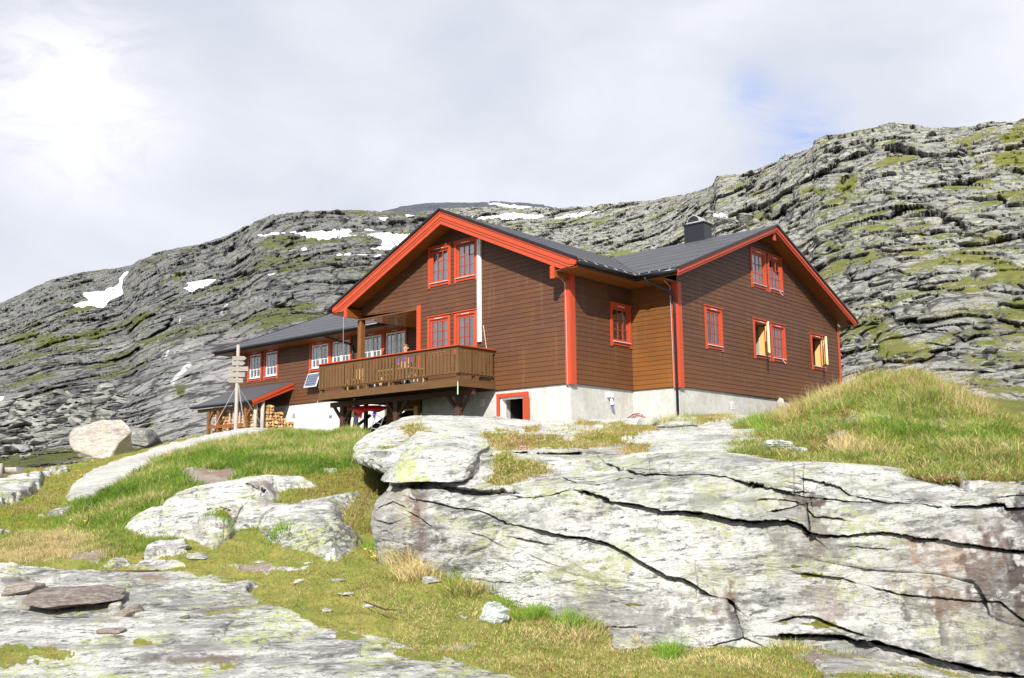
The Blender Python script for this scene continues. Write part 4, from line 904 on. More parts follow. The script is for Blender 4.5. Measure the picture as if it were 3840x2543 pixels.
CR=[(k2([(710,487),(800,487),(890,498),(960,512),(1050,535),(1130,545),(1210,557),(1300,537),(1400,522),(1480,525)]),1.1,.10,.05),
 (k2([(1480,525),(1560,545),(1650,575),(1750,600),(1850,625),(1954,640)])+k3([(330,805),(420,815),(520,840),(620,850),(700,850),(780,852),(840,870),(880,900)]),3.0,.42,.22),
 (k2([(545,578),(640,592),(740,612),(850,632),(950,660),(1010,690),(1100,715),(1250,742)]),1.5,.16,.07),(k2([(1250,742),(1400,775),(1500,785),(1600,805),(1660,825),(1750,880),(1830,925),(1900,962),(1954,990)])+k3([(280,1095),(350,1130),(400,1165),(480,1185),(520,1220)]),2.4,.30,.15),
 (k2([(525,652),(580,675),(640,718)]),1.2,.10,.05),(k2([(1365,425),(1430,455),(1500,480),(1575,497),(1620,480),(1680,450),(1690,432),(1780,425),(1860,408),(1954,425)]),1.8,.22,.10),
 (k2([(1545,322),(1610,360),(1700,380),(1760,390),(1800,400)]),1.5,.18,.08),(k2([(1045,325),(1150,315),(1300,312),(1450,312),(1540,322)]),1.8,.3,.18),(k2([(1170,1185),(1230,1205),(1290,1222)]),3,.4,.15),
 (k2([(910,1012),(1000,1025),(1090,1030)]),1,.07,.03),(k2([(1620,1285),(1720,1285),(1780,1280)]),1.2,.08,.03),(k2([(600,218),(650,218)]),1.8,.2,.1),(k2([(780,170),(900,176),(980,182)]),1.2,.12,.06),(k2([(680,332),(760,335),(830,333)]),1.5,.12,.06),
 (k2([(1340,172),(1420,178),(1500,170)]),1.6,.2,.1),(k2([(1130,790),(1180,800),(1260,810)]),2.2,.08,.10),
 (k2([(880,770),(960,790),(1040,830)]),.9,.05,.03),(k2([(1200,880),(1260,910),(1310,930)]),.9,.04,.03),(k2([(330,680),(400,700),(440,690)]),1.2,.10,.05),(k2([(350,620),(430,600),(500,620)]),1,.06,.04),
 (k3([(110,595),(200,603),(300,603),(400,612),(480,625),(540,655),(600,672),(700,680),(790,700)]),3.0,.4,.20),(k3([(0,570),(60,590),(110,595)]),1.5,.2,.1),(k3([(125,530),(118,560),(120,590)]),1.4,.15,.05),
 (k3([(850,650),(940,660),(1020,665),(1080,700),(1150,725),(1240,740)]),1.8,.2,.10),(k3([(850,720),(960,722),(1060,735),(1150,745)]),2.2,.3,.12),(k3([(1240,740),(1340,745),(1450,755),(1560,765),(1700,760),(1892,762),(2100,770)]),3.0,.45,.20),
 (k3([(800,540),(803,620),(803,700)]),1.4,.2,.04),(k3([(857,560),(850,620),(848,710)]),1.5,.25,.06),(k3([(805,690),(850,690)]),4,.4,.1),
 (k3([(880,900),(950,910),(1060,908),(1130,895),(1230,898),(1330,910),(1430,925),(1550,940),(1700,955),(1810,970),(1892,975),(2100,1000)]),2.2,.28,.12),
 (k3([(1200,1140),(1300,1165),(1450,1180),(1600,1195),(1700,1200),(1780,1205),(1820,1240),(1892,1295)]),1.5,.14,.06),(k3([(840,1070),(920,1080),(1000,1090),(1080,1110)]),1.5,.10,.05),(k3([(1080,955),(1160,965),(1240,970)]),1.2,.08,.05),
 (k3([(740,1370),(900,1365),(1050,1375),(1200,1395),(1350,1440),(1500,1485),(1700,1530),(1892,1560),(2200,1640)]),6.5,.75,.25),
 (k3([(740,1295),(830,1270),(900,1270),(960,1300),(1050,1335),(1130,1360)]),2.2,.18,.08),(k3([(870,800),(900,830),(950,830),(1030,840)]),1.8,.2,.08),(k3([(865,760),(870,830),(880,890)]),2.2,.3,.05),(k3([(890,780),(880,720)]),2.,.25,.08),
 (k3([(430,1420),(500,1400),(560,1390)]),1.6,.12,.06),(k3([(560,1390),(620,1415),(690,1440)]),1.2,.08,.03),(k3([(520,1220),(540,1300),(560,1390)]),1.3,.10,.03),(k3([(640,750),(760,742),(820,760)]),1.6,.15,.08),
 (k3([(1780,715),(1892,705)]),2.2,.15,.08),(k3([(700,800),(790,790),(840,770)]),1.6,.14,.06),(k3([(0,1330),(60,1335)]),1.2,.08,.03)]
gap=cracks(sR,CR)
# hollow beneath the perched block
m_=ell(px,py,*k2([(640,500)])[0],200,16,.05,wob=.1); sR.P-=sR.view()*(.35*m_)[...,None]
sR.P[...,2]-=.0
veg=np.zeros(px.shape)
for pl in (k2([(460,160),(520,150),(585,175),(580,195),(520,215),(480,190)]),k2([(980,170),(1060,165),(1080,180),(1000,182)]),k2([(920,205),(1100,195),(1200,215),(1400,225),(1600,190),(1700,160),(1900,150),(1890,190),(1700,215),(1730,245),(1600,262),(1380,285),(1150,285),(1050,310),(1010,300),(1000,270),(930,235)]),
  k2([(1000,340),(1050,330),(1100,380),(1240,370),(1310,400),(1240,415),(1130,435),(1010,465),(950,440),(990,400)]),k2([(1440,140),(1700,145),(1690,165),(1440,165)]),k2([(1700,265),(1850,240),(1870,260),(1720,290)]),k2([(340,292),(400,296),(390,304),(340,300)]),k2([(1150,160),(1230,150),(1220,175),(1150,180)]),
  k3([(350,350),(400,325),(480,325),(490,345),(410,360),(340,375)]),k3([(780,510),(900,490),(900,530),(830,545),(790,540)]),k3([(720,1290),(770,1290),(790,1320),(730,1310)]),k3([(0,470),(110,455),(120,475),(0,500)])):
    veg=np.maximum(veg,inpoly(px,py,pl,7,4.5))
for a,rx,ry in ((k3([(890,1080)])[0],35,13),(k3([(815,1035)])[0],16,5),(k3([(930,1310)])[0],45,12),(k2([(1650,1135)])[0],10,4),(k2([(1780,1160)])[0],28,4),(k2([(660,480)])[0],26,8)): veg=np.maximum(veg,.9*ell(px,py,a[0],a[1],rx,ry))
tint=np.zeros(px.shape+(4,)); tint[...,:3]=.4
yl=(.42,.44,.22); ll=fbm(P0*3.5,5,61,.65)
for pl,k_ in ((k3([(0,590),(110,600),(420,620),(620,690),(800,720),(840,790),(760,830),(520,830),(330,795),(0,740)]),.75),(k3([(0,500),(120,480),(420,470),(700,490),(800,540),(790,690),(560,650),(300,590),(0,570)]),.5),(k3([(870,550),(1100,560),(1400,620),(1400,720),(1150,710),(900,640)]),.5),(k3([(100,900),(420,850),(760,900),(820,1100),(600,1300),(420,1150),(150,1020)]),.55),(k3([(1080,760),(1500,780),(1500,900),(1100,880)]),.35),(k2([(800,700),(1300,760),(1500,900),(1300,1080),(900,980)]),.4),(k2([(560,260),(900,280),(960,400),(520,420),(340,400)]),.35),(k3([(1150,1200),(1450,1230),(1500,1420),(1200,1350)]),.4)):
    tint=over(tint,yl,inpoly(px,py,pl,30,8)*k_*np.clip((ll+.02)*6,0,1))
gr=fbm(P0*np.array([1.6,1.6,2.6]),6,62,.75); tint=over(tint,(.24,.24,.235),np.clip((gr-.12)*9,0,1)*.7*face); fr_=fbm(B_*np.array([2.,4,16.]),5,65,.75); tint=over(tint,(.20,.195,.185),np.clip((fr_-.22)*10,0,1)*.6*(.4+.6*face)); gr3=fbm(P0*5.5,4,66,.8); tint=over(tint,(.62,.61,.59),np.clip((gr3-.15)*8,0,1)*.6*face); 
sp=fbm(P0*8.5,4,63,.7); tint=over(tint,(.16,.16,.15),np.clip((sp-.36)*14,0,1)*.6*face)
strk=fbm(np.stack([P0@S_*7,P0@Q_*2,P0[...,2]*.9],-1),4,64)
for a,rx,ry,c_,k_,rt_ in ((k2([(585,550)])[0],30,62,(.045,.02,.014),1.,0),(k2([(590,700)])[0],34,95,(.085,.045,.03),.95,.1),(k2([(610,850)])[0],16,50,(.17,.11,.08),.7,-.1),(k3([(1600,1000)])[0],115,55,(.40,.20,.07),.8,.1),(k3([(1500,1080)])[0],120,90,(.32,.24,.17),.6,0),(k3([(1760,1060)])[0],85,110,(.035,.02,.02),1.,0),(k3([(1650,850)])[0],95,85,(.14,.10,.085),.85,0),(k3([(1885,850)])[0],28,120,(.03,.02,.025),.95,0),(k3([(490,1200)])[0],36,70,(.16,.09,.05),.9,.3),(k3([(520,1320)])[0],34,60,(.035,.03,.03),.95,.2),(k3([(1370,1210)])[0],34,42,(.09,.085,.08),.85,0),(k3([(1510,1300)])[0],18,85,(.07,.06,.055),.85,.05),(k3([(1540,1220)])[0],34,40,(.22,.13,.07),.8,0),(k3([(1740,1330)])[0],130,150,(.20,.165,.145),.6,0),(k3([(940,1200)])[0],70,60,(.26,.19,.165),.6,0),(k3([(150,1300)])[0],110,36,(.13,.13,.125),.75,0),(k3([(870,900)])[0],70,70,(.15,.12,.10),.7,.3),(k3([(850,750)])[0],60,24,(.07,.045,.03),.85,0),(k3([(1850,1300)])[0],70,120,(.08,.065,.06),.7,0),(k2([(430,640)])[0],70,40,(.42,.34,.26),.5,0),(k2([(450,520)])[0],70,26,(.33,.28,.23),.5,.3),(k2([(1750,1230)])[0],200,60,(.27,.26,.25),.6,.1),(k2([(300,700)])[0],24,40,(.2,.17,.15),.5,0)):
    tint=over(tint,c_,ell(px,py,a[0],a[1],rx,ry,rt_,wob=.5)*k_*np.clip(.75+strk*1.2,0,1))
lo_=np.clip((py-1380)/150,0,1)*np.clip((1500-px)/200,0,1); tint=over(tint,(.30,.30,.29),lo_*.5*np.clip(.5+gr*2,0,1))
tint=over(tint,(.03,.025,.02),gap*.6)
tp=inpoly(px,py,dd([(860,1010),(940,958),(1250,965),(1700,975),(1740,1010),(1500,1040),(1180,1050),(1150,1020),(1000,1000)]),14); tint=over(tint,(.60,.59,.57),tp*.45)
sR.veg=veg; sR.build('rock_outcrop',M['rockF'],{'tint':tint,'veg':veg},smooth=False)
# ================================================================== M : grassy mound on the right
mx=[1600,1700,1790,1860,1960,2100,2200,2290,2400,2760]
Mr=[row([1052,1068,1080,1092,1098,1108,1114,1118,1122,1140],[12.6,12.2,11.6,11.2,10.8,10.3,10.0,9.85,9.8,9.3],mx),
 row([1030,1045,1050,1058,1068,1080,1088,1092,1098,1110],[14.,13.6,12.8,12.2,11.7,11.0,10.8,10.6,10.4,9.9],mx),
 row([1012,1010,1002,1000,1000,1005,1015,1020,1030,1045],[17,16.2,14.8,14.0,13.4,12.8,12.4,12.2,12,11.4],mx),
 row([1008,999,980,964,950,950,966,990,1008,1024],[20,19,17.4,16.4,15.6,14.8,14.4,14.2,14,13.2],mx),
 row([1005,989,965,936,898,876,902,954,992,1018],[23,22,20.2,19,18,17,16.6,16.2,16,15.2],mx),
 row([1008,997,975,953,924,902,922,964,998,1022],[27,26,24,23,22,21,20.6,20,20,19],mx),
 row([1010,1000,980,960,940,930,945,970,990,1000],[32,31,30,29,28,27,27,26,26,25],mx)]
for r_ in Mr: x_,y_,t_=r_[-1]; r_.append((3600,y_+15,t_*.88))
sM=Sheet(Mr,260,480,wv=[1,1.2,1.3,1.2,.5,.3],wu=[1]*9+[.6])
px,py=sM.px,sM.py; P0=sM.P.copy()
edge=np.clip((px-1625)/70,0,1)
sM.P[...,2]-= (1-edge)*.5
sM.push((.16*fbm(P0*.9,4,81)+.07*fbm(P0*3.2,4,82)+.03*fbm(P0*10,3,83))*edge,Z_)
tint=np.zeros(px.shape+(4,)); tint[...,:3]=.3; veg=np.ones(px.shape)
for a,rx,ry in ((k3([(1060,360)])[0],48,26),(k3([(990,440)])[0],30,9),(k3([(1550,560)])[0],90,7),(k3([(1480,360)])[0],30,18)):
    m_=ell(px,py,a[0],a[1],rx,ry); tint=over(tint,(.13,.08,.05),m_*.9); veg*=1-.9*m_
sM.veg=veg; sM.build('grassy_mound',M['rockG'],{'tint':tint,'veg':veg})
# ================================================================== H : hillside on the right, behind the cabin
hx=[1018,1060,1160,1290,1420,1520,1600,1644,1662,1716,1732,1794,1814,1872,1892,1960,2060,2200,2368,2760]
ysil=[486,484,482,486,476,466,450,436,412,406,402,378,362,345,328,316,300,302,286,262]
tsil=[420,400,380,360,320,285,250,232,225,215,212,202,198,188,184,178,172,165,158,145]
tb=  [150,140,125,110,95,85,75,70,68,62,61,56,55,51,50,46,42,38,36,32]
yb=  [760,760,760,790,830,850,860,876,880,900,902,910,912,922,925,930,930,935,945,960]
Hr=[]
for fy,ft in ((-.10,-.12),(0,0),(.2,.16),(.4,.33),(.6,.52),(.8,.75),(.93,.90),(1,1.0),(.97,1.12),(.7,1.35)):
    rw=[]
    for x,y0,t0,y1,t1 in zip(hx,yb,tb,ysil,tsil):
        tt=math.exp(math.log(t0)+(math.log(t1)-math.log(t0))*ft); rw.append((x,y0+(y1-y0)*fy,tt))
    Hr.append(rw)
sH=Sheet(Hr,540,900,wv=[.5,1.3,1.5,1.6,1.6,1.2,.9,.4,.3],wu=[.5,.5,.5,.7,.8,.8,.5,.25,.6,.25,.7,.3,.7,.3,.9,1.3,1.7,2.0,1.2])
px,py=sH.px,sH.py; P0=sH.P.copy(); B_=bed(P0,.06); nn=sH.normals()
def terrace(z,step,hard=.78):
    k=z/step; i=np.floor(k); f=k-i; f2=np.clip((f-hard)/(1-hard),0,1); return (i+ f2*f2*(3-2*f2)-k)*step
tz=B_[...,2]+1.6*fbm(P0*.05,4,101)+.5*fbm(P0*.22,3,102)
hor=CAM-P0; hor[...,2]=0; hor/=np.linalg.norm(hor,axis=-1,keepdims=True)
am=np.clip(sH.t/60,.5,3.)*np.clip(.35+1.1*fbm(P0*.06+9,3,100)+.45,.15,1.25)
def cliff(z,step,sd_):
    """outward push of a stepped rock wall: sawtooth of height, cut off at ledges"""
    k=z/step; f=k-np.floor(k); return (np.clip(f*1.25,0,1)-.5)*-1.0*step
j1=fbm(np.stack([B_[...,0]*.16,B_[...,1]*.05,B_[...,2]*.04],-1),3,103)
pat=np.clip(.5+1.8*fbm(P0*.045+3,3,112),0,1.3)
def strata(B,fs,fq,fz,oc,s,sharp=3.):
    n=fbm(B*np.array([fs,fq,fz])+.5*fbm(B*np.array([fs*3,fq*3,fz*.25]),3,s+50)[...,None],oc,s,.6); return np.tanh(n*sharp)
big=strata(B_,.030,.012,.16,4,113)*1.2*pat; med=strata(B_,.09,.03,.5,4,114)*.5*np.clip(pat+.2,0,1)
hb,gp_,idn=blocks(B_*np.array([.105,.06,.17])+.7*fbm(P0*.2,3,105)[...,None],106)
h2,gp2,id2=blocks(B_*np.array([.33,.16,.47])+.5*fbm(P0*.6,2,107)[...,None],108)
h3,gp3,_=blocks(B_*np.array([.9,.35,2.2]),109); h3=h3*np.clip((85-sH.t)/35,0,1)
dsp=.62*(big+med)+.62* (3.0*hb-1.3*gp_)*np.clip(am,.4,1.6)+.7*(1.15*h2-.55*gp2)+.22*h3+.6*fbm(P0*.12,4,110)
fade=np.clip((sH.t-30)/25,.15,1)
sH.P=sH.P+hor*(dsp*fade)[...,None]
CRH=[(kH([(925,185),(935,250),(975,345)]),2.2,1.6,.3),(kH([(690,210),(700,300),(730,420)]),1.6,1,.2),(kH([(295,375),(300,470),(280,560)]),1.6,1.2,.2),(kH([(150,405),(150,500),(130,580)]),1.4,1,.2),
 (kH([(1195,535),(1330,545),(1500,552),(1560,545),(1690,520)]),2.6,2.,1.0),(kH([(1680,455),(1690,530)]),2.2,1.6,.2),(kH([(1450,330),(1460,420)]),1.4,1,.1),(kH([(1140,440),(1300,420),(1500,425),(1640,400)]),1.8,1.0,.6),
 (kH([(1180,350),(1330,345),(1460,335),(1580,325)]),1.5,.8,.5),(kH([(1100,230),(1150,250),(1120,330)]),1.5,.8,.2),(kH([(820,1045),(860,1040),(960,1050),(1000,1035)]),3.4,1.2,.6),(kH([(812,960),(820,1040),(850,1080)]),2.2,.9,.2),
 (kH([(1080,1120),(1150,1140),(1240,1165),(1300,1165),(1390,1185)]),3.4,1.1,.6),(kH([(1400,1325),(1480,1320),(1600,1370),(1660,1345)]),1.8,.5,.3),(kH([(1390,1390),(1500,1400),(1550,1375)]),2.2,.7,.4),
 (kH([(1270,1330),(1390,1335)]),2.2,.6,.3),(kH([(1710,1030),(1740,1110),(1760,1180)]),1.3,.4,.1),(kH([(1815,1060),(1840,1120),(1845,1170)]),2.2,.8,.2),(kH([(1400,600),(1410,690)]),2.2,.9,.2),(kH([(1160,660),(1240,700),(1330,725)]),1.7,.6,.3),
 (kH([(400,590),(430,640),(445,650)]),3,1.5,.3),(kH([(1180,915),(1290,930),(1390,915)]),1.8,.6,.2),(kH([(1170,830),(1175,900)]),1.4,.5,.1),(kH([(1020,1180),(1100,1170),(1150,1190)]),1.5,.5,.2),
 (kH([(860,1180),(1000,1190),(1200,1180),(1400,1195)]),1.6,.5,.3),(kH([(900,1250),(1050,1260),(1250,1250)]),1.5,.4,.2),(kH([(870,1340),(950,1350),(1010,1370)]),1.5,.4,.2),(kH([(1700,880),(1740,900),(1870,930)]),1.6,.5,.3),(kH([(1650,180),(1640,280)]),1.6,.9,.2)]
gap=cracks(sH,CRH)
m_=inpoly(px,py,kH([(455,610),(500,590),(580,582),(580,645),(470,655),(450,640)]),4); sH.P-=hor*(2.6*m_)[...,None]; m2_=inpoly(px,py,kH([(630,610),(690,600),(685,650),(640,650)]),4); sH.P-=hor*(1.8*m2_)[...,None]
nf=sH.normals(); flat=nf[...,2]
vn=fbm(P0*.14,4,120)+.45*fbm(P0*.7,3,121)
right=np.clip((px-1500)/500,0,1)
veg=np.clip((flat-.50)*3.,0,1)*np.clip(.02+vn*2.3+right*.12,0,1)
for pl,k_ in (([(620,480),(700,450),(830,470),(800,500),(640,500)],1),([(850,370),(900,390),(970,380),(970,470),(880,510),(830,460)],1),([(1070,680),(1180,700),(1270,720),(1520,740),(1500,770),(1340,760),(1100,720)],1),([(1560,770),(1830,770),(1944,830),(1944,880),(1760,850),(1600,860)],1),([(1500,870),(1700,860),(1944,960),(1944,1100),(1830,1070),(1760,960),(1620,930),(1480,920)],1),([(1390,900),(1480,880),(1560,930),(1400,1000),(1200,1010),(1180,990)],.9),([(870,1400),(1100,1380),(1400,1420),(1400,1490),(1150,1490),(880,1450)],1),
  ([(1800,180),(1944,100),(1944,330),(1850,350),(1700,330),(1820,270)],1),([(1580,220),(1640,230),(1660,280),(1730,330),(1660,400),(1640,320)],1),([(1100,330),(1150,260),(1200,280),(1200,330)],1),([(640,740),(850,690),(830,720),(660,760)],.9),([(600,770),(700,840),(660,850),(600,820)],.9),([(780,810),(890,810),(880,850),(790,840)],.9),([(340,510),(400,490),(490,500),(470,530),(350,540)],1),([(330,620),(380,630),(430,650),(340,650)],1),([(1090,500),(1150,490),(1200,540),(1180,560)],1),([(1190,560),(1500,560),(1700,530),(1944,520),(1944,540),(1700,560),(1450,580),(1200,590)],.85),([(1550,590),(1640,590),(1750,610),(1944,580),(1944,610),(1700,625),(1550,625)],.9),([(930,1260),(1050,1270),(1230,1330),(1250,1390),(1010,1440),(960,1400),(1050,1340),(940,1290)],.9),([(1240,1200),(1944,1190),(1944,1260),(1500,1270),(1400,1270)],.8),([(810,910),(880,900),(900,950),(820,960)],.8),([(1690,350),(1944,340),(1944,420),(1750,420)],.7),([(700,1230),(900,1250)],0)):
    if len(pl)>2: veg=np.maximum(veg,inpoly(px,py,kH(pl),8,6)*k_*np.clip(.75+vn,0,1))
veg*=1-.8*gap
tint=np.zeros(px.shape+(4,)); tint[...,:3]=.3; nz=fbm(P0*.5,4,122)
for pl,c_,k_ in (([(620,840),(1000,860),(1180,890),(1180,990),(1000,1050),(830,1040),(700,930)],(.09,.09,.10),.7),([(1410,1300),(1500,1280),(1944,1270),(1944,1400),(1600,1400),(1380,1390)],(.12,.12,.13),.7),([(1150,640),(1250,610),(1400,600),(1420,690),(1330,730),(1240,720)],(.20,.17,.16),.6),([(450,540),(690,540),(690,650),(450,650)],(.12,.12,.13),.6),([(1190,480),(1690,440),(1944,430),(1944,500),(1690,530),(1210,540)],(.17,.165,.165),.5),([(940,200),(1160,200),(1160,330),(980,330)],(.15,.15,.16),.5),([(1180,840),(1240,810),(1380,850),(1380,915),(1280,925),(1180,890)],(.38,.31,.26),.8),([(1030,830),(1170,840),(1170,890),(1050,860)],(.36,.345,.32),.7),([(1390,950),(1600,950),(1800,1010),(1840,1170),(1740,1190),(1400,1180),(1500,1050)],(.27,.265,.25),.5),([(130,410),(290,400),(280,520),(140,520)],(.33,.28,.26),.5),([(690,880),(740,1050),(860,1120),(830,960)],(.07,.07,.08),.5),([(620,830),(1000,840),(980,860),(640,850)],(.38,.375,.36),.7),([(900,1170),(1640,1210),(1300,1250),(920,1230)],(.30,.295,.28),.6),([(870,1230),(1150,1250),(1100,1290),(930,1250)],(.34,.34,.33),.6),([(1560,1480),(1800,1500),(1900,1568),(1560,1568)],(.30,.30,.30),.5)):
    tint=over(tint,c_,inpoly(px,py,kH(pl),10,8)*k_*np.clip(.7+nz*1.2,0,1))
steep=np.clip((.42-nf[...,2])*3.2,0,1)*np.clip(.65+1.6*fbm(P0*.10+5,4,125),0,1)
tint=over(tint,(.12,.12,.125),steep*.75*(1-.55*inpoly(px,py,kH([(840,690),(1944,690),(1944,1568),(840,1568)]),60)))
tint=over(tint,(.02,.02,.02),gap*.5); tint=over(tint,(.05,.05,.05),np.clip(gp_-.2,0,1)*.75); tint=over(tint,(.07,.07,.07),np.clip(gp2-.3,0,1)*.55*np.clip((120-sH.t)/60,0,1))
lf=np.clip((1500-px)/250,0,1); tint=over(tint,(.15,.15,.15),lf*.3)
pk=fbm(P0*.35,3,123); tint=over(tint,(.27,.22,.19),np.clip((pk-.25)*6,0,1)*.25)
snow=np.maximum(inpoly(px,py,kH([(100,652),(130,642),(205,642),(200,655),(120,660)]),2),0)
for pl in ([(1660,243),(1720,240),(1800,262),(1840,243)],): pass
r1=cr(1150,700,2.148)
for pl in (r1([(1995,243),(2100,225),(2200,208),(2330,205),(2350,220),(2200,235),(2150,250),(2060,255)]),r1([(1310,240),(1500,236),(1690,222),(1920,240),(1900,256),(1700,250),(1640,264),(1560,256)])): snow=np.maximum(snow,inpoly(px,py,pl,2,1.2))
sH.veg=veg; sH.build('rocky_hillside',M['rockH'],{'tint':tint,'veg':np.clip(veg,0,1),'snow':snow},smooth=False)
# ================================================================== L : mountain flank and valley on the left
lx=[-500,-200,0,120,230,290,330,400,470,540,620,740,880,1000,1150]
ls=[900,770,705,652,630,624,602,580,566,545,506,490,490,494,500]
lt=[520,560,590,600,600,560,520,500,500,500,480,470,470,470,480]
yb=[1135,1128,1122,1112,1102,1098,1094,1075,1050,1040,1030,1020,1010,1000,1000]
t0=[45,46,48,50,52,54,55,56,58,60,60,62,64,66,70]
Lr=[]
for fy,ft in ((-.08,-.2),(0,0),(.12,.15),(.27,.33),(.42,.48),(.57,.62),(.72,.76),(.87,.89),(1,1.0),(.97,1.08),(.8,1.2)):
    Lr.append([(x,a+(b-a)*fy,math.exp(math.log(c)+(math.log(d)-math.log(c))*ft)) for x,a,c,b,d in zip(lx,yb,t0,ls,lt)])
sL=Sheet(Lr,600,820,wv=[.3,1.2,1.5,1.6,1.6,1.6,1.6,1.2,.3,.2],wu=[.4,1.2,1.2,1.2,.8,.7,.9,.9,.9,1,1.3,1.2,.5,.3])
px,py=sL.px,sL.py; P0=sL.P.copy(); B_=bed(P0,-.02)
hor=CAM-P0; hor[...,2]=0; hor/=np.linalg.norm(hor,axis=-1,keepdims=True)
sc_=np.clip(sL.t/110,.45,3.2)
tz=B_[...,2]+4*fbm(P0*.018,4,131)+1.5*fbm(P0*.07,3,132)
slabm=np.maximum(inpoly(px,py,kL([(950,1000),(1100,900),(1400,880),(1500,880),(1500,1500),(800,1480),(900,1300),(1000,1180),(1120,1050)]),20,6),0)
scree=inpoly(px,py,kL([(-800,1300),(0,1270),(300,1240),(640,1180),(800,1180),(900,1350),(820,1500),(-800,1600)]),20,8)
hb,gp_,idn=blocks(B_*np.array([.045,.025,.09])+.4*fbm(P0*.08,3,135)[...,None],136)
h2,gp2,_=blocks(B_*np.array([.14,.07,.24])+.5*fbm(P0*.25,2,137)[...,None],138)
h3,gp3,id3=blocks(B_*np.array([.42,.25,1.2]),139); h3=h3*np.clip((190-sL.t)/80,0,1); gp3=gp3*np.clip((190-sL.t)/80,0,1)
lig=(1-.75*slabm); a_=P0@S_; q=fbm(np.stack([(a_-P0[...,2])*.26,(P0@Q_)*.03,(a_+P0[...,2])*.035],-1),5,153,.62)
dsp=(strata(B_,.012,.005,.06,4,141)*1.1+strata(B_,.04,.014,.2,4,142)*.5)*lig*np.clip(.6+1.6*fbm(P0*.018,3,144),.1,1.3)*sc_*.75+((3.0*hb-1.3*gp_)+(1.5*h2-.8*gp2))*lig*sc_*.5+(.8*h3-.4*gp3)*lig+scree*(.9*h3-.5*gp3+.5*h2)+slabm*(1.2*q+1.4*fbm(B_*np.array([.06,.12,.35]),6,143,.6)+.5*h2+.35*h3)
sL.P=sL.P+hor*(dsp*np.clip((sL.t-44)/20,.2,1))[...,None]
CRL=[(kL([(500,1080),(640,1060),(760,1065),(870,1110),(760,1165)]),3,1.5,.8),(kL([(170,1160),(300,1200),(450,1190),(560,1180),(640,1170)]),5,2.,.8),(kL([(0,1120),(120,1100),(300,1110)]),4,1.5,.6),(kL([(660,690),(800,680),(930,690)]),3,3,1),(kL([(700,730),(800,750),(900,745)]),2,2,.7),(kL([(0,1020),(150,1010),(330,960),(420,930)]),2.5,1.5,.8),(kL([(0,960),(60,945),(150,960)]),2,1.2,.6),(kL([(1670,640),(1760,680),(1900,700)]),3,3,1),(kL([(860,440),(960,470),(1080,450)]),2,3,1),(kL([(1440,260),(1700,240),(2000,235),(2300,240)]),1.5,3,1),(kL([(1230,590),(1400,620),(1600,590)]),2,2.5,1),(kL([(720,600),(860,600),(960,620)]),2,2.5,1)]
gap=cracks(sL,CRL)
nf=sL.normals(); vn=fbm(P0*.03,4,150)+.5*fbm(P0*.15,3,151)
veg=np.clip((nf[...,2]-.42)*3,0,1)*np.clip(-.12+vn*1.9,0,1)*(1-slabm)*(1-scree)
for pl,k_ in (([(40,900),(200,850),(330,860),(400,900),(300,930),(100,930)],1),([(390,880),(520,830),(700,790),(850,740),(910,750),(760,830),(560,890),(440,910)],.9),([(920,560),(1000,510),(1110,465),(1130,480),(1030,530),(960,560)],1),([(180,1040),(330,1010),(440,1010),(300,1050)],.7),([(1030,1160),(1100,1150),(1120,1180),(1060,1240),(1020,1230)],1),([(800,1430),(880,1390),(920,1400),(880,1440)],.9),([(1600,480),(1800,440),(2100,430),(1900,480),(1650,520)],.6),([(600,1300),(660,1290),(680,1310),(620,1330)],.9),([(160,1190),(330,1170),(330,1210),(200,1200)],.7),([(-100,1490),(60,1500),(0,1530)],.5),([(1220,600),(1300,560),(1340,580),(1260,610)],.8)):
    veg=np.maximum(veg,inpoly(px,py,kL(pl),8,6)*k_*np.clip(.8+vn,0,1))
tint=np.zeros(px.shape+(4,)); tint[...,:3]=.2; nz=fbm(P0*.12,4,152)
tint=over(tint,(.40,.395,.38),slabm*.7); a_=P0@S_; q=fbm(np.stack([(a_-P0[...,2])*.26,(P0@Q_)*.03,(a_+P0[...,2])*.035],-1),5,153,.62)
tint=over(tint,(.13,.12,.13),slabm*np.clip((q-.02)*7,0,1)*.85)
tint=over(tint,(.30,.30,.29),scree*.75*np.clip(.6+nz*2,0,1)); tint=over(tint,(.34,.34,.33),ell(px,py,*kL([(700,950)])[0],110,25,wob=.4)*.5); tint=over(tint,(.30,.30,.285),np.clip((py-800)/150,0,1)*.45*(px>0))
for pl,c_,k_ in (([(500,1080),(760,1065),(880,1110),(760,1170),(700,1120)],(.07,.07,.075),.85),([(170,1170),(500,1150),(620,1170),(600,1250),(400,1300),(250,1270)],(.05,.05,.06),.85),([(660,670),(930,670),(940,740),(700,730)],(.06,.06,.07),.7),([(330,1100),(400,1020),(560,1000),(700,1010),(620,1080),(420,1120)],(.22,.22,.22),.5),([(770,1180),(900,1110),(1010,1120),(1000,1180),(880,1230),(780,1250)],(.30,.30,.29),.6),([(0,1100),(300,1080),(320,1150),(0,1200)],(.07,.07,.08),.6),([(1670,640),(1900,620),(1930,700),(1700,720)],(.06,.06,.07),.6),([(1430,190),(1560,160),(2000,150),(2300,160),(2300,230),(1700,240),(1450,260)],(.10,.10,.105),.6)):
    tint=over(tint,c_,inpoly(px,py,kL(pl),10,7)*k_*np.clip(.75+nz,0,1))
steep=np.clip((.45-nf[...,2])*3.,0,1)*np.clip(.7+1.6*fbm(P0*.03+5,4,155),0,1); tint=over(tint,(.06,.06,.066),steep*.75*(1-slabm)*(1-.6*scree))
tint=over(tint,(.03,.03,.035),np.clip(gp_-.2,0,1)*.6*lig); tint=over(tint,(.04,.04,.045),np.clip(gp2-.3,0,1)*.5*lig*np.clip((300-sL.t)/150,0,1))
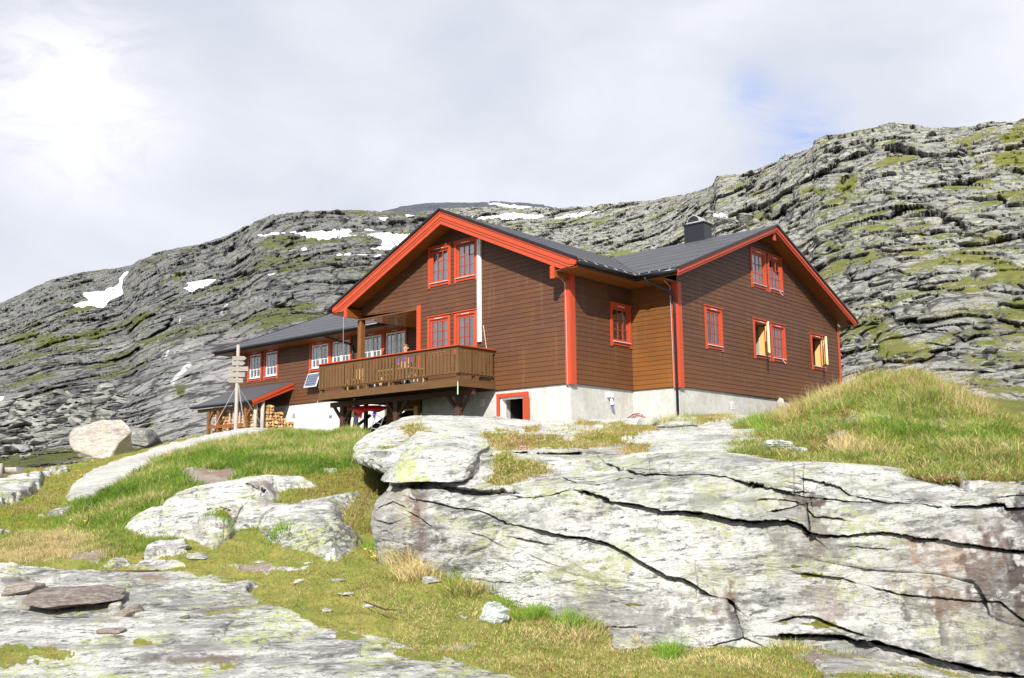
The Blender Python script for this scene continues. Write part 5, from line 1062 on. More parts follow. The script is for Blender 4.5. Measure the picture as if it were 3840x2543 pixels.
# meltwater on the slabs
for pl,w_ in ((kL([(1110,1050),(1080,1080),(1040,1120),(1015,1150)]),5),(kL([(745,1290),(690,1320),(640,1350),(610,1390)]),3),(kL([(1335,690),(1310,720),(1300,745)]),2.5),(kL([(990,965),(975,1000)]),2),(kL([(1060,765),(1055,800)]),1.5)):
    r_,_s=segd(px,py,pl); tint=over(tint,(.72,.74,.78),np.clip(1.4-r_/w_,0,1)*.9)
tint=over(tint,(.015,.015,.018),gap*.6)
snow=np.zeros(px.shape)
for pl in ([(430,700),(470,690),(520,662),(480,640),(490,632),(560,620),(610,610),(660,590),(700,570),(702,545),(715,525),(745,507),(758,506),(735,525),(718,548),(716,600),(724,630),(690,655),(640,678),(600,720),(560,715),(520,705),(480,718)],[(1070,590),(1110,575),(1095,560),(1130,550),(1200,540),(1270,545),(1230,575),(1190,590),(1130,622),(1100,605)],
  [(1450,298),(1540,285),(1600,275),(1700,270),(1800,262),(1950,255),(2040,248),(2080,258),(2040,268),(2070,288),(2160,292),(2250,290),(2340,288),(2420,290),(2420,330),(2352,350),(2290,362),(2180,360),(2240,340),(2250,320),(2200,300),(2110,292),(2040,288),(1970,290),(1920,302),(1870,303),(1800,288),(1740,275),(1640,283),(1560,290)],[(2120,247),(2180,245),(2240,248),(2180,255)],[(1775,368),(1795,352),(1812,372),(1790,380)],[(1980,398),(2040,390),(2100,395),(2060,403)],[(2090,403),(2200,398),(2240,392),(2200,405),(2110,410)],[(1575,512),(1620,508),(1600,516)],[(-20,1240),(30,1232),(10,1262),(-20,1260)],[(2210,198),(2290,198),(2250,206)],[(2380,155),(2440,160),(2420,175),(2380,170)]):
    snow=np.maximum(snow,inpoly(px,py,kL(pl),2.,1.6))
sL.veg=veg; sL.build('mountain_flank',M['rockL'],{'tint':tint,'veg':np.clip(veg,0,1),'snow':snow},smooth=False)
# ================================================================== X : far summit with snow fields
xx=[700,840,890,940,1000,1080,1160,1220,1290,1380,1500,1700]
ys=[540,505,490,479,473,471,471,475,485,492,500,520]
Xr=[[(x,y+110,700) for x,y in zip(xx,ys)],[(x,y+40,900) for x,y in zip(xx,ys)],[(x,y+14,1050) for x,y in zip(xx,ys)],[(x,y,1200) for x,y in zip(xx,ys)],[(x,y+4,1400) for x,y in zip(xx,ys)],[(x,y+40,1700) for x,y in zip(xx,ys)]]
sX=Sheet(Xr,120,420,wv=[.6,1,1,.3,.3]); px,py=sX.px,sX.py; P0=sX.P.copy(); sX.P=sX.P+Z_*(4.5*fbm(P0*.02,5,160)+1.6*blocks(P0*np.array([.05,.05,.12]),161)[0])[...,None]
snow=np.zeros(px.shape)
for pl in ([(500,165),(600,180),(820,190),(830,215),(890,230),(690,242),(640,225),(560,190)],[(925,172),(1080,180),(1220,172),(1150,190),(960,186)],[(1060,110),(1150,112),(1250,115),(1420,128),(1560,140),(1700,145),(2030,185),(1880,190),(1800,215),(1650,228),(1500,222),(1480,200),(1420,180),(1400,150),(1220,128)],[(830,290),(1000,285),(1180,290),(1360,270),(1550,255),(1560,262),(1480,280),(1520,285),(1700,280),(1980,290),(1950,310),(1780,315),(1500,300),(1470,333),(1380,322),(1280,300)],[(-60,268),(120,272),(240,278),(230,290),(40,290)]):
    snow=np.maximum(snow,inpoly(px,py,kz(pl),1.6,1.))
tint=np.zeros(px.shape+(4,)); sX.build('far_summit',M['rockX'],{'tint':tint,'veg':np.zeros(px.shape),'snow':snow})
# broad dark ground sheet reaching the horizon underneath everything
mb=MB(); c0=CAM+np.array([0,0,-9.]); n=24
vs=[tuple(c0+np.array((0,0,0)))]+[tuple(c0+np.array((6000*math.cos(2*math.pi*k/n),6000*math.sin(2*math.pi*k/n),-60))) for k in range(n)]
mb.add(vs,[(0,1+k,1+(k+1)%n) for k in range(n)]); tag(ob_from('valley_floor',mb.v,mb.f,M['rockL']),kind='structure')
# ================================================================== GRASS
def grassmat(name):
    m=bpy.data.materials.new(name); m.use_nodes=True; t=m.node_tree; t.nodes.clear(); g=NG(t)
    c=g.attr('col').outputs['Color']; d=g.n('ShaderNodeBsdfDiffuse'); g.set(d.inputs[0],c); tr=g.n('ShaderNodeBsdfTranslucent'); g.set(tr.inputs[0],c)
    mx=g.n('ShaderNodeMixShader'); mx.inputs[0].default_value=.3; t.links.new(d.outputs[0],mx.inputs[1]); t.links.new(tr.outputs[0],mx.inputs[2]); o=g.n('ShaderNodeOutputMaterial'); t.links.new(mx.outputs[0],o.inputs[0]); return m
M['grass']=grassmat('grass_blade')
GREEN=np.array((.108,.195,.026)); LIME=np.array((.22,.26,.05)); STRAW=np.array((.50,.41,.21)); OLIVE=np.array((.17,.16,.04)); BROWN=np.array((.23,.14,.065)); DKG=np.array((.06,.10,.02))
def blades(sh,wt,nt_,per,r,L,w_,pal,out=.5,jit=.35,droop=.35,lvar=.35):
    p=np.clip(wt,0,None).ravel(); p=p/p.sum(); nv,nu=sh.px.shape
    idx=rng.choice(nv*nu,nt_,p=p); i,j=np.clip(idx//nu,0,nv-2),np.clip(idx%nu,0,nu-2)
    P=sh.P; A=P[i,j]; du=P[i,j+1]-A; dv=P[i+1,j]-A
    A=A+du*rng.random((nt_,1))+dv*rng.random((nt_,1))
    tu=du/(np.linalg.norm(du,axis=1,keepdims=True)+1e-9); nrm=np.cross(du,dv); nrm/=np.linalg.norm(nrm,axis=1,keepdims=True)+1e-9; nrm*=np.sign(nrm[:,2:3]+1e-6)
    tv=np.cross(nrm,tu)
    n=nt_*per; k=np.repeat(np.arange(nt_),per)
    a,b=rng.normal(0,1,n),rng.normal(0,1,n); rr=r*(.6+.8*rng.random(nt_))[k]
    off=tu[k]*(a*rr)[:,None]+tv[k]*(b*rr)[:,None]
    B=A[k]+off; B[:,2]-=.012
    Lm=(L[idx] if isinstance(L,np.ndarray) else L); Lm=np.broadcast_to(Lm,(nt_,))[k]*(1-lvar+2*lvar*rng.random(nt_))[k]*(.6+.6*rng.random(n))
    tl=rng.normal(0,.18,(nt_,2))[k]+rng.normal(0,jit,(n,2))
    ho=off[:,:2]/(rr[:,None]+1e-6)*out*.5
    d=np.concatenate([ho+tl,np.ones((n,1))],1)+nrm[k]*.25; d/=np.linalg.norm(d,axis=1,keepdims=True)
    ang=rng.random(n)*math.pi; sd_=np.stack([np.cos(ang),np.sin(ang),0*ang],1)*.5+S_*.7; sd_/=np.linalg.norm(sd_,axis=1,keepdims=True)
    W=(w_*(.7+.6*rng.random(n)))[:,None]
    mid=B+d*(Lm*.55)[:,None]; tip=B+d*Lm[:,None]; hz=d.copy(); hz[:,2]=0
    tip=tip+hz*(Lm*droop)[:,None]; tip[:,2]-=Lm*droop*.45*np.linalg.norm(hz,axis=1)
    V=np.stack([B-sd_*W*.5,B+sd_*W*.5,mid-sd_*W*.4,mid+sd_*W*.4,tip],1).reshape(-1,3)
    c=pal(idx,nt_)[k]*(.75+.5*rng.random((n,1))); return V,np.repeat(c,5,axis=0)
def grass_obj(name,sets,label,cat,kind='stuff'):
    V=np.concatenate([s[0] for s in sets]); C=np.concatenate([s[1] for s in sets]); n=len(V)//5; b=np.arange(n)[:,None]*5
    F=np.concatenate([b+np.array([[0,1,3]]),b+np.array([[0,3,2]]),b+np.array([[2,3,4]])],1).reshape(-1,3)
    L=V.mean(0); me=mesh_np(name,V-L,F,3); me.materials.append(M['grass']); a=me.attributes.new('col','FLOAT_COLOR','POINT'); a.data.foreach_set('color',np.concatenate([C,np.ones((len(C),1))],1).astype(np.float32).ravel())
    o=bpy.data.objects.new(name,me); col.objects.link(o); o.location=tuple(L); return tag(o,label,cat,None,kind)
def palette(sh,cols,freq,seed,bias=None,rnd=.25):
    """cols: list of colours picked along a noise value"""
    Pf=sh.P.reshape(-1,3)
    def f(idx,n):
        v=.5+.9*fbm(Pf[idx]*freq,3,seed)+rng.normal(0,rnd,n)*.6
        if bias is not None: v=v+bias.ravel()[idx]
        v=np.clip(v,0,.999)*(len(cols)-1); a=v.astype(int); f_=(v-a)[:,None]; f_=np.clip((f_-.3)/.4,0,1); C=np.array(cols); return C[a]*(1-f_)+C[a+1]*f_
    return f
px,py=sG.px,sG.py; vis=(sG.row[:,None]<7.15)*(px>-40)*(px<2420)*1.
vg=(sG.veg>.5)*vis; dn=np.clip(.55+1.3*fbm(sG.P*1.1,3,201),0,1)
longm=np.maximum(inpoly(px,py,k1([(870,330),(1100,240),(1500,160),(1800,150),(2080,200),(2030,330),(1950,400),(1700,430),(1450,430),(1250,460),(1080,490),(1000,530),(900,580),(760,640),(690,720),(420,680),(400,600),(560,560),(640,480),(740,390)]),12,5),0)
longm2=inpoly(px,py,k1([(0,760),(200,690),(500,640),(700,720),(800,780),(1000,790),(900,830),(600,900),(0,900)]),12,5)
sets=[]
sets.append(blades(sG,vg*longm*(.35+dn),15000,8,.06,.19*(.55+.45*np.clip((sG.t.ravel()-12)/8,0,1)),.007,palette(sG,[DKG*1.4,GREEN*1.1,GREEN*1.3,LIME*.9,STRAW,GREEN*1.2,STRAW],1.1,202,None,.33),.9,.3,.55))
sets.append(blades(sG,vg*longm2*(.2+dn),6500,8,.05,.07,.005,palette(sG,[GREEN*1.2,GREEN*1.4,LIME,GREEN*1.2,LIME*.9,STRAW,STRAW*.9],1.,203,np.clip((py-1235)/80,-.5,.4),.3),.8,.35,.4))
# left meadow with dwarf shrubs
sets.append(blades(sG,vg*(1-np.maximum(longm,longm2))*(py<1230)*(px<860),7500,8,.06,.055,.008,palette(sG,[GREEN*1.3,OLIVE*1.5,LIME,OLIVE*1.5,BROWN,LIME*.9,STRAW*.7],1.2,204,None,.35),.8,.5,.2))
grass_obj('grass',sets,'green tufted grass on the bank left of the big outcrop','grass')
# moss lawn in front
low=vg*(py>1235)*(1-longm2); sets=[]
sets.append(blades(sG,low*(.4+dn),34000,6,.035,.026,.006,palette(sG,[BROWN*.8,OLIVE*1.2,LIME*.9,OLIVE*1.6,STRAW*.85,LIME*.85,BROWN,GREEN*1.2],1.4,205,None,.35),1.,.8,.1))
sets.append(blades(sG,vg*inpoly(px,py,dd([(850,1380),(1000,1390),(1200,1440),(1450,1490),(1700,1520),(2100,1520),(2300,1620),(1200,1620),(1000,1500),(800,1440)]),30)*np.clip(.4+1.8*fbm(sG.P*1.4,3,207),0,1),6500,7,.05,.04,.004,palette(sG,[STRAW,STRAW*1.1,LIME,STRAW*1.05,BROWN,GREEN*1.3],1.6,208,None,.4),1.2,.7,.3))
grass_obj('moss',sets,'low yellow-green moss and heath between the slabs in the foreground','moss')
sets=[]
def tuft(x,y,n,sx,sy,L,cols,sheet=None,r=.05,w_=.006,out=1.0,per=10,droop=.5):
    sh_=sheet or sG; q=np.exp(-(((sh_.px-x)/sx)**2+((sh_.py-y)/sy)**2)); q[q<.12]=0
    if q.sum()>0: sets.append(blades(sh_,q,n,per,r,L,w_,palette(sh_,cols,2.,206,None,.4),out,.28,droop))
GG=[DKG*1.8,GREEN*1.4,GREEN*1.7,LIME]; GS=[GREEN*1.3,LIME,STRAW,STRAW*1.1]; SS=[STRAW,STRAW*1.15,LIME]
for x,y,n,sx,sy,L,c in ((930,1300,120,34,14,.20,SS),(945,1290,90,26,10,.18,GG),(900,1262,90,40,12,.10,GG),(960,1335,90,36,10,.15,SS),(1075,1345,150,34,14,.24,GG),(1070,1372,80,26,10,.16,SS),(1135,1372,90,32,11,.16,GG),(1180,1400,70,22,9,.13,GG),(1225,1430,40,26,7,.12,GG),(1330,1452,170,42,11,.20,GG),(1335,1468,60,46,8,.12,SS),(1365,1462,50,26,8,.15,SS),(1000,1290,50,24,8,.10,GG),(1550,1515,60,16,8,.14,GG),(1560,1530,50,50,10,.07,SS),(1450,1500,40,40,8,.06,SS),(1810,1500,90,60,16,.10,GS),(1960,1512,40,22,8,.10,GG),(1640,1530,60,60,10,.07,SS),(1720,1540,70,80,12,.07,GS),(880,1270,50,20,10,.08,GG),(1200,1480,60,120,14,.05,SS),(1060,1420,50,60,12,.05,GS),(1890,1470,26,14,6,.08,GG),(640,1245,50,24,10,.07,GG),(500,1235,30,30,6,.07,GG)):
    tuft(x,y,n,sx,sy,L,c)
grass_obj('grass',sets,'separate tufts of green and straw grass at the foot of the big outcrop','grass')
# terrace
sets=[]; px,py=sR.px,sR.py
tv=(sR.veg>.45)*1.*(sR.row[:,None]<9.6)
sets.append(blades(sR,tv*(py<1120)*(py>955),9000,6,.05,.06*np.clip(sR.t.ravel()/16,.7,1.6),.008,palette(sR,[OLIVE*1.5,LIME*.9,STRAW,BROWN*1.2,LIME],.9,210,None,.35),.8,.5,.2))
for x,y,n,sx,sy,L,c in ((1560,985,160,42,10,.22,GS),(1600,975,80,30,8,.18,GS),(1680,968,90,26,5,.16,[LIME*.9,STRAW,LIME]),(1320,1000,90,50,10,.12,GS),(1390,1010,50,40,8,.10,GS),(1200,1040,60,24,8,.10,[BROWN,OLIVE*1.4,STRAW]),(960,982,50,14,6,.10,SS),(975,998,60,16,6,.07,GS),(1400,962,60,60,4,.10,GS)): tuft(x,y,n,sx,sy,L,c,sR,per=7)
grass_obj('grass',sets,'short heath and grass in the hollows on top of the outcrop below the cabin','grass')
# mound
sets=[]; px,py=sM.px,sM.py; mv=(sM.veg>.5)*(px>1640)*(px<2800)*(sM.row[:,None]<4.4)*1.
lowe=np.clip((py-1075)/20,0,1)
mdn=np.clip(.45+2.*fbm(sM.P*1.1,4,220),.02,1)
sets.append(blades(sM,mv*mdn**2*(1-.75*lowe),9500,10,.075,.13,.0055,palette(sM,[GREEN*1.3,LIME,GREEN*1.2,STRAW*1.1,LIME,GREEN*1.4,STRAW*1.1],1.2,221,None,.4),1.3,.5,.6))
sets.append(blades(sM,mv*np.clip(.35-1.5*fbm(sM.P*1.1,4,220),0,1),7000,7,.05,.07,.009,palette(sM,[OLIVE*1.3,GREEN,BROWN*.9,LIME*.8,OLIVE*1.3],1.8,222,None,.3),.8,.6,.2))
sets.append(blades(sM,mv*lowe,3500,7,.05,.05,.007,palette(sM,[OLIVE*1.6,LIME,STRAW*.8,BROWN*1.2],1.5,223,None,.3),.8,.5,.2))
# tall stems along the crest
cr_=mv*np.exp(-((sM.row[:,None]-3.7)/.5)**2)*(px>1740)*(px<2300)
sets.append(blades(sM,cr_,380,3,.10,.36,.005,palette(sM,[STRAW*1.1,STRAW*.8,BROWN*1.3],1.,224,None,.3),.4,.22,.25)); sets.append(blades(sM,cr_,900,7,.10,.19,.0055,palette(sM,[GREEN*1.6,LIME*1.2,STRAW*1.1],1.,225,None,.3),.8,.3,.5))
for x,y,n,sx,sy,L,c in ((1755,985,200,20,10,.24,GG),(1700,1035,50,26,6,.10,GG),(2150,935,40,16,8,.22,GG),(2040,985,60,24,8,.2,GG),(2300,1010,60,40,10,.2,GG),(1980,880,120,40,10,.2,GS),(2100,872,140,50,12,.2,GS),(1900,915,90,30,10,.2,SS),(1840,940,60,14,20,.28,[STRAW*.9,BROWN*1.2,STRAW]),(1880,1060,90,60,6,.08,SS),(2000,1040,140,60,10,.22,SS),(2250,1050,120,60,10,.2,SS)): tuft(x,y,n,sx,sy,L,c,sM,per=9,r=.07)
grass_obj('grass',sets,'shaggy green and straw grass covering the mound right of the cabin','grass')
# yellow flowers
def dots(name,sh,w8,n,size,colr,label,cat,up=.08):
    p=w8.ravel()/w8.sum(); idx=rng.choice(p.size,n,p=p); A=sh.P.reshape(-1,3)[idx]+np.array([0,0,up]); vs=[];fs=[]
    for a in A:
        s_=size*random.uniform(.7,1.3); k=len(vs); t=random.random()*3
        for q in range(5): vs.append(tuple(a+np.array([math.cos(t+q*1.2566)*s_,math.sin(t+q*1.2566)*s_,.3*s_*math.sin(q*2.)])))
        vs.append(tuple(a+np.array((0,0,s_*.6)))); fs+= [(k+q,k+(q+1)%5,k+5) for q in range(5)]
    o=ob_from(name,vs,fs,colr,None,loc=A.mean(0)); return tag(o,label,cat,None,'stuff')
M['yellow']=plain('yellow_petals',(.85,.62,.02),.6); M['pink']=plain('pink_heather',(.55,.16,.30),.7)
q=np.zeros(sG.px.shape)
for x,y,rx in ((640,1100,30),(160,1230,40),(200,1205,30),(530,1030,60),(380,1040,80),(520,1250,20),(855,1300,30),(180,1100,80)): q+=np.exp(-(((sG.px-x)/rx)**2+((sG.py-y)/(rx*.4))**2))
dots('yellow_flower',sG,q*(sG.veg>.5),70,.016,M['yellow'],'tiny yellow flowers dotted in the grass bank on the left','flowers')
q=sum(np.exp(-(((sR.px-x)/rx)**2+((sR.py-y)/6.)**2)) for x,y,rx in [(1205,1018,18),(1250,1020,14),(1212,1054,12),(1180,1016,8)])
dots('pink_flower',sR,q,90,.014,M['pink'],'small pink heather flowers on top of the outcrop','flowers',.06)
# ================================================================== BOULDERS
def rock_np(size,seed,cuts=7,nu=64,nv=40,rough=.05,box=.5,fr=1.6):
    r=random.Random(seed); u=np.linspace(0,2*math.pi,nu,endpoint=False); v=np.linspace(-math.pi/2,math.pi/2,nv)
    V,U=np.meshgrid(v,u,indexing='ij'); d=np.stack([np.cos(V)*np.cos(U),np.cos(V)*np.sin(U),np.sin(V)],-1)
    m=np.abs(d).max(-1,keepdims=True); p=d*(1-box)+d/m*box*.85
    for k in range(cuts):
        a=np.array([r.gauss(0,1),r.gauss(0,1),r.gauss(0,1)]); a/=np.linalg.norm(a); h=r.uniform(.55,.85); q=(p@a)[...,None]; p=np.where(q>h,p-a*(q-h)*.93,p)
    p=p+d*(rough*2.2*fbm(p*fr+seed*3.1,5,seed,.55))[...,None]+d*(rough*.8*fbm(p*np.array([1.5,1.5,7]),4,seed+3))[...,None]
    return p*np.array(size)
def sph_faces(nu,nv):
    F=[]
    for a in range(nv-1):
        for b in range(nu): F.append((a*nu+b,a*nu+(b+1)%nu,(a+1)*nu+(b+1)%nu,(a+1)*nu+b))
    return F
def rot(p,rz=0,rx=0,ry=0):
    def R_(a,i,j):
        m=np.eye(3); m[i,i]=m[j,j]=math.cos(a); m[i,j]=-math.sin(a); m[j,i]=math.sin(a); return m
    return p@(R_(rz,0,1)@R_(rx,1,2)@R_(ry,0,2)).T
FR=np.array([S_,Q_,Z_]) # rows: right, away, up
def boulder(name,x,y,t,w_,h_,dp,m,label,cat,seed,group=None,tilt=0,pitch=0,nu=64,nv=40,sn=False,up=0.,**k):
    """w_,h_ in photo pixels at distance t; dp depth in metres"""
    b=snap(x,y+h_*.45,(sG,sR,sM)) if sn else None
    if b is not None: t=b[0]
    s=t/2239.; p=rock_np((w_*s/2,dp/2,h_*s/2),seed,nu=nu,nv=nv,**k); p=rot(p,0,pitch,tilt); p=p@FR; c=at(x,y,t)+Q_*dp*.25
    if b is not None: c=b[1]+Q_*dp*.3+Z_*(h_*s*.22+up)
    o=ob_from(name,(p.reshape(-1,3)+c),sph_faces(nu,nv),m if not isinstance(m,str) else M[m],None,True,loc=c); return tag(o,label,cat,group)
def snap(x,y,sheets):
    best=None
    for sh in sheets:
        # project the displaced surface
        d=sh.P-CAM; z=d@FW; u=(d@RT)/z*F0/D+W0/2/D; v=-(d@UP)/z*F0/D+H0/2/D; q=(u-x)**2+(v-y)**2
        k=np.argwhere(q<9.)
        if len(k)==0: continue
        zz=z[k[:,0],k[:,1]]; m=k[zz.argmin()]
        if best is None or z[m[0],m[1]]<best[0]: best=(z[m[0],m[1]],sh.P[m[0],m[1]])
    return best
def stonemat(name,a,b_,c,lam=.5,sc=2.): return rockmat(name,a,b_,c,(.38,.42,.18),lam,sc,bumpd=.02,tinted=False)
M['cream']=stonemat('cream_pink_stone',(.22,.20,.18),(.36,.325,.295),(.46,.435,.41),.1,.9); M['stone']=stonemat('light_grey_stone',(.12,.12,.112),(.33,.325,.31),(.50,.495,.48),.5,2.); M['brownst']=stonemat('brown_grey_stone',(.10,.085,.075),(.20,.165,.145),(.33,.29,.27),.1,2.2); M['scree']=stonemat('grey_scree_stone',(.09,.09,.09),(.20,.20,.195),(.32,.32,.31),.3,.9)
M['perch']=rockmat('lichened_gneiss',(.14,.138,.13),(.40,.395,.375),(.55,.545,.53),(.40,.44,.18),1.,1.,bumpd=.045,contrast=(.35,.45,.56),tinted=False)
boulder('boulder',226,1022,38,172,140,2.4,'cream','large cream and pink boulder left of the woodshed, beyond the white slab','boulder',3,tilt=.15,cuts=18,nu=110,nv=70,box=.8,rough=.05,sn=False)
boulder('boulder',325,1008,42,92,56,2.,'scree','grey boulder leaning against the large cream boulder','boulder',5,tilt=-.2,cuts=9,box=.6)
boulder('perched_boulder',1005,1064,11.45,300,106,1.7,'perch','broad lichen-spotted boulder perched over the left end of the outcrop','boulder',13,tilt=.03,pitch=.30,cuts=11,nu=220,nv=120,box=.62,rough=.055,fr=2.2)
boulder('boulder',1207,1072,13.1,36,44,.25,'stone','small upright white stone right of the perched boulder','stone',12)
boulder('stone_slab',146,1404,9.2,228,24,.95,'brownst','large flat brown stone slab lying on the pale rock at lower left','stone',22,tilt=-.05,pitch=.16,cuts=14,nu=140,nv=50,box=.35,rough=.06,sn=True,up=.11)
boulder('stone',292,1410,9.1,80,30,.2,'brownst','pointed brown stone just right of the flat brown slab','stone',23,tilt=.35,sn=True)
boulder('stone',34,1358,9.9,100,36,.5,'brownst','dark rough stone at the left edge above the flat brown slab','stone',24,sn=True)
boulder('stone',424,1424,8.9,28,9,.08,'brownst','small flat brown chip of stone on the lower slab','stone',25,tilt=.2,sn=True)
boulder('stone',250,1455,8.6,70,18,.2,'brownst','broken dark stone just below the flat brown slab','stone',26,sn=True)
boulder('stone',262,1398,9.3,36,26,.12,'stone','white stone wedged between the flat slab and the pointed stone','stone',27,tilt=.3,sn=True)
for k,(x,y,t,w_,h_,lb) in enumerate(((755,1409,9.0,26,14,'small white stone alone on the moss left of the twig'),(689,1341,10.4,36,16,'pale grey stone at the edge of the moss, left of centre'),(804,1370,9.7,60,10,'flat grey stone in the moss below the straw tuft'),(781,1340,10.3,40,7,'thin white stone in the moss above the flat grey stone'),(849,1398,9.2,30,8,'small half-buried grey stone at the end of the twig'),(929,1297,11.2,50,12,'white flat stone among the tufts at the outcrop foot'),(1001,1337,10.4,56,20,'white stone beside the foot of the outcrop, above the plastic bag'),(1450,1490,9.0,84,20,'long white stone right of the green tuft at the outcrop foot'),(94,1190,16.4,18,11,'small white stone in the meadow far left'),(1072,1424,9.6,22,9,'little white stone left of the clear plastic bag'),(425,1262,12.4,30,14,'rounded stone below the left hump'),(710,1300,11.2,24,6,'flat pale stone in the moss under the hump'),(600,1297,11.2,44,7,'thin light stone on the mossy ground below the hump'),(452,1283,12,60,26,'white rounded stone left of the hump foot'),(1565,974,25,118,20,'pale flat ledge stone near the downpipe foot, dark beneath'),(2043,960,15.2,46,24,'white stone in the grass of the mound'),(2300,955,15,18,12,'small cream stone high on the mound'),(2330,1030,11.8,22,30,'white stone low on the right side of the mound'),(1500,970,27,64,30,'rounded pale stone under the hose coil'),(1660,962,28,60,8,'white stone at the foot of the right wing'),(2240,1112,9.9,14,9,'tiny white stone on the rim of the outcrop')) ):
    boulder('stone',x,y,t,w_,h_,w_*t/2239*.8,'stone',lb,'stone',40+k,nu=40,nv=24,sn=True,cuts=10,rough=.04)
# rubble
def strew(n,poly,tr,sz,sheet,m,label,group,seed,mask=None):
    r=random.Random(seed); q=inpoly(sheet.px,sheet.py,poly,0)>0
    if mask is not None: q&=mask
    ids=np.argwhere(q); protos=[]
    for k in range(7):
        p=rock_np((1,.85,.5),seed+k,cuts=16,nu=22,nv=15,box=.35,rough=.02); me=bpy.data.meshes.new('rubble_boulder'); me.from_pydata([tuple(v) for v in p.reshape(-1,3)],[],sph_faces(20,13)); me.materials.append(M[m]); me.shade_flat() if hasattr(me,'shade_flat') else None; protos.append(me)
    for k in range(n):
        i,j=ids[r.randrange(len(ids))]; P=sheet.P[i,j]; s=sz*(r.random()**2.2*2.2+.35)*sheet.t[i,j]/60.
        o=bpy.data.objects.new('boulder',protos[k%7]); col.objects.link(o); o.location=tuple(P+Z_*s*.15); o.scale=(s,s*r.uniform(.7,1.1),s*r.uniform(.5,1.)); o.rotation_euler=(r.uniform(-.4,.4),r.uniform(-.4,.4),r.uniform(0,6.3)); tag(o,label,'boulder',group)
strew(185,kL([(-20,1260),(300,1230),(620,1190),(760,1230),(700,1330),(640,1420),(330,1440),(350,1500),(250,1600),(-20,1600)]),0,.42,sL,'scree','angular grey boulder in the scree left of the cabin','boulders in the scree on the left',300)
strew(75,kH([(600,840),(600,700),(300,640),(80,620),(80,760),(400,700),(560,760),(900,740),(1150,720),(1500,780),(1900,700),(1944,900),(1700,860),(1400,800),(900,820)]),0,.30,sH,'scree','pale angular boulder lying on the hillside behind the right wing','boulders scattered on the right hillside',400)
strew(40,kH([(860,1380),(1500,1480),(1944,1400),(1944,1560),(1000,1560),(860,1500)]),0,.34,sH,'scree','light grey boulder at the foot of the hill behind the grassy mound','boulders at the foot of the right hillside',500)
# ================================================================== SMALL THINGS
# signpost
pb=at(545,990,38.); pt=pb+Z_*3.30
post=empty('signpost',pb,'tall weathered grey trail signpost with arrow boards standing before the woodshed','signpost')
mb=MB(); mb.tube([pb-Z_*.2,pt],[.072,.068],10); part('pole',mb,'grey',post,smooth=False)
def board(z,l,r_,h,pr,pl):
    c=pb+Z_*z-Q_*.085; hh=h/2; x0,x1=-l,r_
    poly=[c+S_*x0-Z_*hh,c+S_*x1-Z_*hh]
    if pr: poly.append(c+S_*(x1+.10))
    poly+= [c+S_*x1+Z_*hh,c+S_*x0+Z_*hh]
    if pl: poly.append(c+S_*(x0-.10))
    m=MB(); m.prism(poly,Q_*.03); part('sign_board',m,'greyh',post)
for z,l,r_,h,a,b in ((2.75,.20,.26,.17,1,0),(2.55,.20,.22,.16,1,0),(2.33,.30,.44,.18,0,1),(2.10,.40,.32,.18,0,1),(1.87,.30,.25,.17,0,1)): board(z,l,r_,h,a,b)
mb=MB(); mb.bar(pb+Z_*1.75+S_*.05,pb+S_*.42-Q_*.3+Z_*.05,.035,.02); part('stay_strap',mb,'steel',post)
mb=MB(); mb.tube([pb+Z_*1.7,pb-S_*.75-Q_*.2+Z_*.1],.008,5); mb.tube([pb+Z_*1.7,pb+S_*.9+Q_*.5+Z_*.15],.008,5); part('stay_wire',mb,'steel',post)
# log bench
b0=at(48,1084,21.5); bench=empty('log_bench',b0,'rustic half-log bench on a round log at the left edge of the meadow','bench')
mb=MB(); n=12; ax=(-S_*.95+Q_*.3); ax/=np.linalg.norm(ax); sdv=np.cross(ax,Z_); e=[b0+sdv*(.135*math.cos(math.pi+math.pi*k/n))+Z_*(.135*math.sin(math.pi+math.pi*k/n)+.03) for k in range(n+1)]; mb.prism(e,ax*1.6); part('seat',mb,'grey',bench)
mb=MB(); mb.tube([at(61,1102,21.3),at(20,1106,21.6)],.075,12); part('support_log',mb,'grey',bench,smooth=True)
mb=MB(); mb.tube([at(-4,1112,21.4),at(-4,1072,21.4)],.09,12); part('end_log',mb,'grey',bench,smooth=True)
# plank and twig
mb=MB(); mb.bar(at(150,1324,11.15),at(362,1321,11.1),.09,.022); single('plank',mb,'beam',at(250,1323,11.1),'thin dark plank lying where the meadow meets the pale slab','plank')
mb=MB(); mb.tube([at(842,1391,9.4),at(870,1402,9.2),at(892,1410,9.1),at(930,1411,9.05)],[.006,.007,.008,.003],6); mb.tube([at(892,1410,9.1),at(905,1402,9.1)],[.005,.002],5); single('twig',mb,'beam',at(890,1405,9.15),'thin crooked twig lying on the moss below the outcrop','twig')
# plastic bags
def bag(x,y,t,w_,h_,seed,label):
    s=t/2239.; p=rock_np((w_*s/2,w_*s*.3,h_*s/2),seed,cuts=16,nu=56,nv=34,box=.2,rough=.16,fr=3.2); p=p@FR; c=at(x,y,t); b=snap(x,y+h_*.4,(sG,sR,sM)); c=(b[1]+Z_*h_*b[0]/2239*.42-FW*.08) if b else c; o=ob_from('plastic_bag',p.reshape(-1,3)+c,sph_faces(56,34),M['bag'],None,False,loc=c); tag(o,label,'plastic bag')
bag(1146,1412,9.75,76,56,71,'crumpled clear plastic bag on the grass at the outcrop foot'); bag(1800,1026,12.9,80,34,72,'crumpled clear plastic sheet at the foot of the mound'); 
bag(1848,1036,12.6,44,16,73,'smaller clump of clear plastic right of the sheet on the mound')
